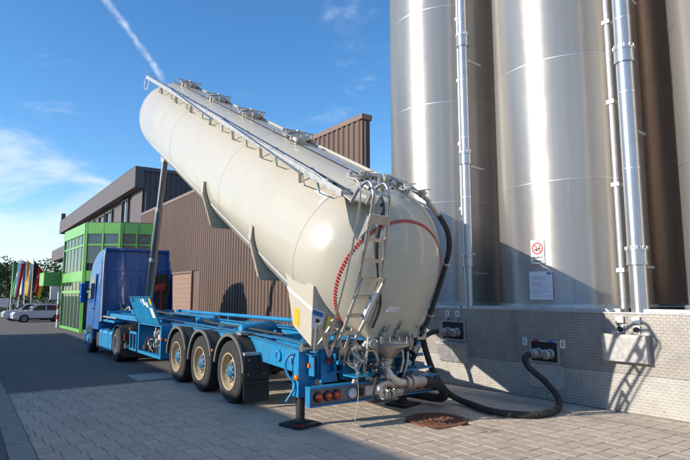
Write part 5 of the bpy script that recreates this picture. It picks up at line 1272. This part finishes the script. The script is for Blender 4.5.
# ------------------------------------------------------------------ far left: cars, flags, hedge, trees, house
def car(x, y, rotz, label, group):
    t = thing('parked_car', label, 'car', (x, y, gz(y)), group, rotz)
    ORG[t.name] = V(0, 0, 0)
    def B(m, *a, **k): return m.build(*a, **k)
    prof = [(-2.2, .35), (-2.22, .70), (-2.05, .92), (-1.15, 1.02), (-.55, 1.02), (1.7, 1.02), (2.10, .98), (2.22, .62), (2.18, .32), (1.75, .25), (-1.75, .25)]
    m = MB(); m.rings([[V(px, sy * .9 * k, pz if k == 1 else .62 + (pz - .62) * .94) for px, pz in prof] for sy, k in ((-1, .97), (-1, 1), (1, 1), (1, .97))])
    body = m.build('body', 'carwhite', t, 35)
    gh = [(-1.15, 1.02), (-.35, 1.58), (.2, 1.63), (1.2, 1.60), (1.95, 1.02)]
    m = MB(); m.rings([[V(px, sy * (.86 - .22 * (pz - 1.02)), pz) for px, pz in gh] for sy in (-1, 1)]); m.build('cabin', 'carwhite', t, 35)
    for sy in (-1, 1):
        for poly in ([(-.85, 1.06), (-.30, 1.50), (.32, 1.53), (.32, 1.06)], [(.40, 1.06), (.40, 1.53), (1.1, 1.51), (1.35, 1.06)]):
            MB().prism([V(px, sy * (.866 - .22 * (pz - 1.02)), pz) for px, pz in poly], (0, sy * .006, 0)).build('side_window', 'darkglass', t)
        MB().prism([V(-1.5, sy * .9, .25), V(1.6, sy * .9, .25), V(1.6, sy * .9, .38), V(-1.5, sy * .9, .38)], (0, sy * .01, 0)).build('sill', 'plastic', t)
        MB().obox(V(-.75, sy * .98, 1.08), V(.07, 0, 0), V(0, .08, 0), V(0, 0, .06)).build('mirror', 'carwhite', t)
        for wx in (-1.35, 1.32):
            w = MB().lathe(V(wx, sy * .80, .33), (0, sy, 0), [(.20, .13), (.33, .12), (.34, .08), (.34, -.1), (.30, -.12)], 20).build('wheel', 'rubber', t, 30)
            MB().lathe(V(wx, sy * .80, .33), (0, sy, 0), [(.22, .12), (.20, .125), (.12, .10), (0, .12)], 12).build('rim', 'rimgrey', w, 30)
            MB().lathe(V(wx, sy * .86, .35), (0, sy, 0), [(.40, 0), (.40, .045), (.36, .045)], 20).build('wheel_arch', 'plastic', t, 30)
        MB().obox(V(-2.14, sy * .68, .74), V(.06, 0, 0), V(0, .16, 0), V(0, 0, .06)).build('headlight', 'paper', t)
        MB().obox(V(2.16, sy * .68, .80), V(.05, 0, 0), V(0, .16, 0), V(0, 0, .07)).build('tail_light', 'redlens', t)
    MB().prism([V(-1.10, -.72, 1.06), V(-1.10, .72, 1.06), V(-.38, .66, 1.55), V(-.38, -.66, 1.55)], (-.02, 0, .012)).build('windscreen', 'darkglass', t)
    MB().prism([V(1.90, -.72, 1.06), V(1.90, .72, 1.06), V(1.24, .66, 1.56), V(1.24, -.66, 1.56)], (.02, 0, .012)).build('rear_window', 'darkglass', t)
    MB().box(-.2, 1.2, -.66, -.62, 1.62, 1.66).build('roof_rail', 'alu', t)
    return t
car(6.0, 57.2, R(4), 'nearer white car parked broadside beyond the green tower', 'white cars at the road')
car(5.5, 61.5, R(4), 'farther white car mostly hidden behind the nearer white car', 'white cars at the road')

def flag(x, y, h, stripes, label, slant=.35, w=.95, drop=3.2):
    t = thing('flagpole', label, 'flag', (x, y, gz(y)), 'flags by the road')
    z0 = gz(y)
    MB().lathe(V(x, y, z0), (0, 0, 1), [(.06, 0), (.035, h), (.05, h + .02), (0, h + .06)], 12, True).build('pole', 'white', t, 40)
    k = len(stripes)
    for i, (mt) in enumerate(stripes):
        A = []
        for j in range(9):
            v = j / 8; z = z0 + h - .15 - drop * v
            row = []
            for q in range(5):
                u = (i + q / 4) / k
                zz = z - slant * u * 2.2 * (1 - v * .4)
                row.append(V(x + .06 + u * w * (.55 + .45 * (1 - v)) , y + .16 * math.sin(u * 7 + v * 2.2) * (.3 + v), zz))
            A.append(row)
        n = 5; vs = [p for r_ in A for p in r_]; fs = [(a * n + b, a * n + b + 1, (a + 1) * n + b + 1, (a + 1) * n + b) for a in range(8) for b in range(4)]
        m = MB().add(vs, fs); o = m.build('flag_stripe', mt, t, 60)
        sm = o.modifiers.new('thick', 'SOLIDIFY'); sm.thickness = .012
flag(4.12, 64.5, 6.0, ('flaggreen', 'flagwhite', 'flagred'), 'green, white and red flag hanging at the far left', .1, 1.0, 3.6)
flag(4.95, 66.5, 6.3, ('flagwhite', 'flagblue', 'flagwhite'), 'white and blue flag hanging left of the yellow flag', .3, .7, 3.6)
flag(5.38, 65.5, 6.2, ('flaggold', 'flagwhite', 'flaggold'), 'yellow flag hanging between two other flags', .25, .75, 3.6)
flag(5.85, 64.0, 6.2, ('flagblack', 'flagred', 'flaggold'), 'black, red and gold striped flag nearest the green canopy', .75, 1.25, 3.0)

def leaves(mb, c, rx, ry, rz, n, size, rnd, shell=.55):
    for _ in range(n):
        while True:
            p = V(rnd.uniform(-1, 1), rnd.uniform(-1, 1), rnd.uniform(-1, 1))
            if p.length < 1: break
        if p.length > 1e-3: p = p.normalized() * (shell + (1 - shell) * p.length)
        q = V(c) + V(p.x * rx, p.y * ry, p.z * rz)
        a = V(rnd.gauss(0, 1), rnd.gauss(0, 1), rnd.gauss(0, .6)).normalized(); b = a.cross(V(rnd.gauss(0, 1), rnd.gauss(0, 1), rnd.gauss(0, 1))).normalized()
        s = size * rnd.uniform(.6, 1.4)
        mb.add([q - a * s, q - b * s * .55, q + a * s, q + b * s * .55], [(0, 1, 2, 3)])
def tree(x, y, h, r, label, mt, seed):
    rnd = random.Random(seed); z0 = gz(y)
    t = thing('tree', label, 'tree', (x, y, z0), 'trees beyond the road')
    m = MB().tube([V(x, y, z0), V(x + .1, y, z0 + h * .3), V(x - .1, y + .1, z0 + h * .55), V(x, y, z0 + h * .8)], lambda f: .22 * (1 - .8 * f), 8, 4); m.build('trunk', 'bark', t, 40)
    limbs = MB(); cr = MB(); tint = []
    for i in range(11):
        a = rnd.uniform(0, 6.28); hh = rnd.uniform(.35, .9) * h; rr = r * rnd.uniform(.25, .8) * (1.1 - abs(hh / h - .6))
        c = V(x + rr * math.cos(a), y + rr * math.sin(a), z0 + hh)
        limbs.tube([V(x, y, z0 + hh * .6), (V(x, y, z0 + hh * .7) + c) / 2, c], lambda f: .07 * (1 - .8 * f), 5)
        leaves(cr, c, r * rnd.uniform(.35, .55), r * rnd.uniform(.35, .55), h * rnd.uniform(.10, .18), 260, .16, rnd)
    limbs.build('limbs', 'bark', t, 40)
    o = cr.build('crown', mt, t); at = o.data.attributes.new('tint', 'FLOAT', 'FACE'); at.data.foreach_set('value', [rnd.random() for _ in o.data.polygons])
TREES = ((2.8, 82, 7.5, 3.4, 'tree at the far left edge behind the tricolour flag', 'leaf'), (5.2, 88, 7.2, 3.2, 'dark tree behind the white and blue flag', 'leaf'), (7.4, 84, 6.2, 2.8, 'lighter tree behind the yellow flag', 'leaf2'), (9.6, 90, 7.4, 3.6, 'bushy tree right of the black, red and gold flag', 'leaf2'), (12.2, 92, 6.6, 3.2, 'tree at the corner of the mauve building', 'leaf'), (3.9, 98, 8.0, 3.8, 'tall tree in the back row near the distant house', 'leaf'), (8.6, 104, 8, 4, 'back row tree rising between two nearer crowns', 'leaf'))
for i, a in enumerate(TREES): tree(*a, 20 + i)
def hedge(x0, x1, y, h, label, seed):
    rnd = random.Random(seed); z0 = gz(y)
    t = thing('hedge', label, 'hedge', ((x0 + x1) / 2, y, z0)); m = MB(); x = x0
    while x < x1:
        leaves(m, (x, y, z0 + h * .5), .7, .6, h * .55, 240, .10, rnd, .6); x += .55
    o = m.build('foliage', 'leaf2', t); at = o.data.attributes.new('tint', 'FLOAT', 'FACE'); at.data.foreach_set('value', [rnd.random() for _ in o.data.polygons])
    m = MB()
    for i in range(int((x1 - x0) / .8)): m.cyl((x0 + i * .8, y, z0), (x0 + i * .8, y, z0 + h * .7), .03, n=5)
    tag(m.build('stems', 'bark', t), kind='stuff')
hedge(3.2, 12, 70, 2.2, 'clipped green hedge behind the white cars', 3)
def house():
    t = thing('house', 'distant house with reddish pitched roof above the trees', 'building', (3.5, 125, gz(125)))
    z0 = gz(125)
    MB().box(-3, 6.2, 121, 131, z0, z0 + 6.5).build('wall', 'plaster', t)
    MB().prism([V(-3.6, 120.5, z0 + 6.4), V(6.8, 120.5, z0 + 6.4), V(1.6, 120.5, z0 + 10.6)], (0, 11, 0)).build('roof', 'rooftile', t)
    for x in (2.4, 4.4):
        w = MB().box(x - .55, x + .55, 120.95, 121, z0 + 3.4, z0 + 4.9).build('window', 'white', t); MB().box(x - .45, x + .45, 120.93, 120.949, z0 + 3.5, z0 + 4.8).build('pane', 'darkglass', w)
house()
b = thing('notice_board', 'small white notice board on posts at the far left', 'board', (3.55, 66.5, gz(66.5)))
MB().box(3.0, 4.1, 66.45, 66.52, .6, 1.5).build('panel', 'white', b)
for x in (3.1, 4.0): MB().box(x - .04, x + .04, 66.53, 66.6, gz(66.5), 1.5).build('post', 'galv', b)

# ------------------------------------------------------------------ weeds and litter in the joints
def weeds():
    rnd = random.Random(31); m = MB()
    spots = [(W(a, -.02, 0).x, W(a, -.02, 0).y) for a in [rnd.uniform(-4, 4) for _ in range(26)]] + [(.845 + rnd.uniform(0, .02), rnd.uniform(4, 12)) for _ in range(18)] + [(rnd.uniform(1, 8), 12.05) for _ in range(16)] + [(rnd.uniform(1.2, 8), rnd.uniform(4.5, 11)) for _ in range(14)]
    for x, y in spots:
        for k in range(rnd.randint(4, 10)):
            a = rnd.uniform(0, 6.28); l = rnd.uniform(.012, .035); p = V(x + rnd.gauss(0, .012), y + rnd.gauss(0, .012), -.004); d = V(math.cos(a), math.sin(a), rnd.uniform(.6, 1.6)).normalized(); w = d.cross(V(0, 0, 1)).normalized() * .004
            m.add([p - w, p + w, p + d * l], [(0, 1, 2)])
    o = m.build('weeds', 'leaf2', org=(0, 0, 0)); tag(o, 'tiny weeds growing in the paving joints and along the wall foot', 'weeds', None, 'stuff')
weeds()
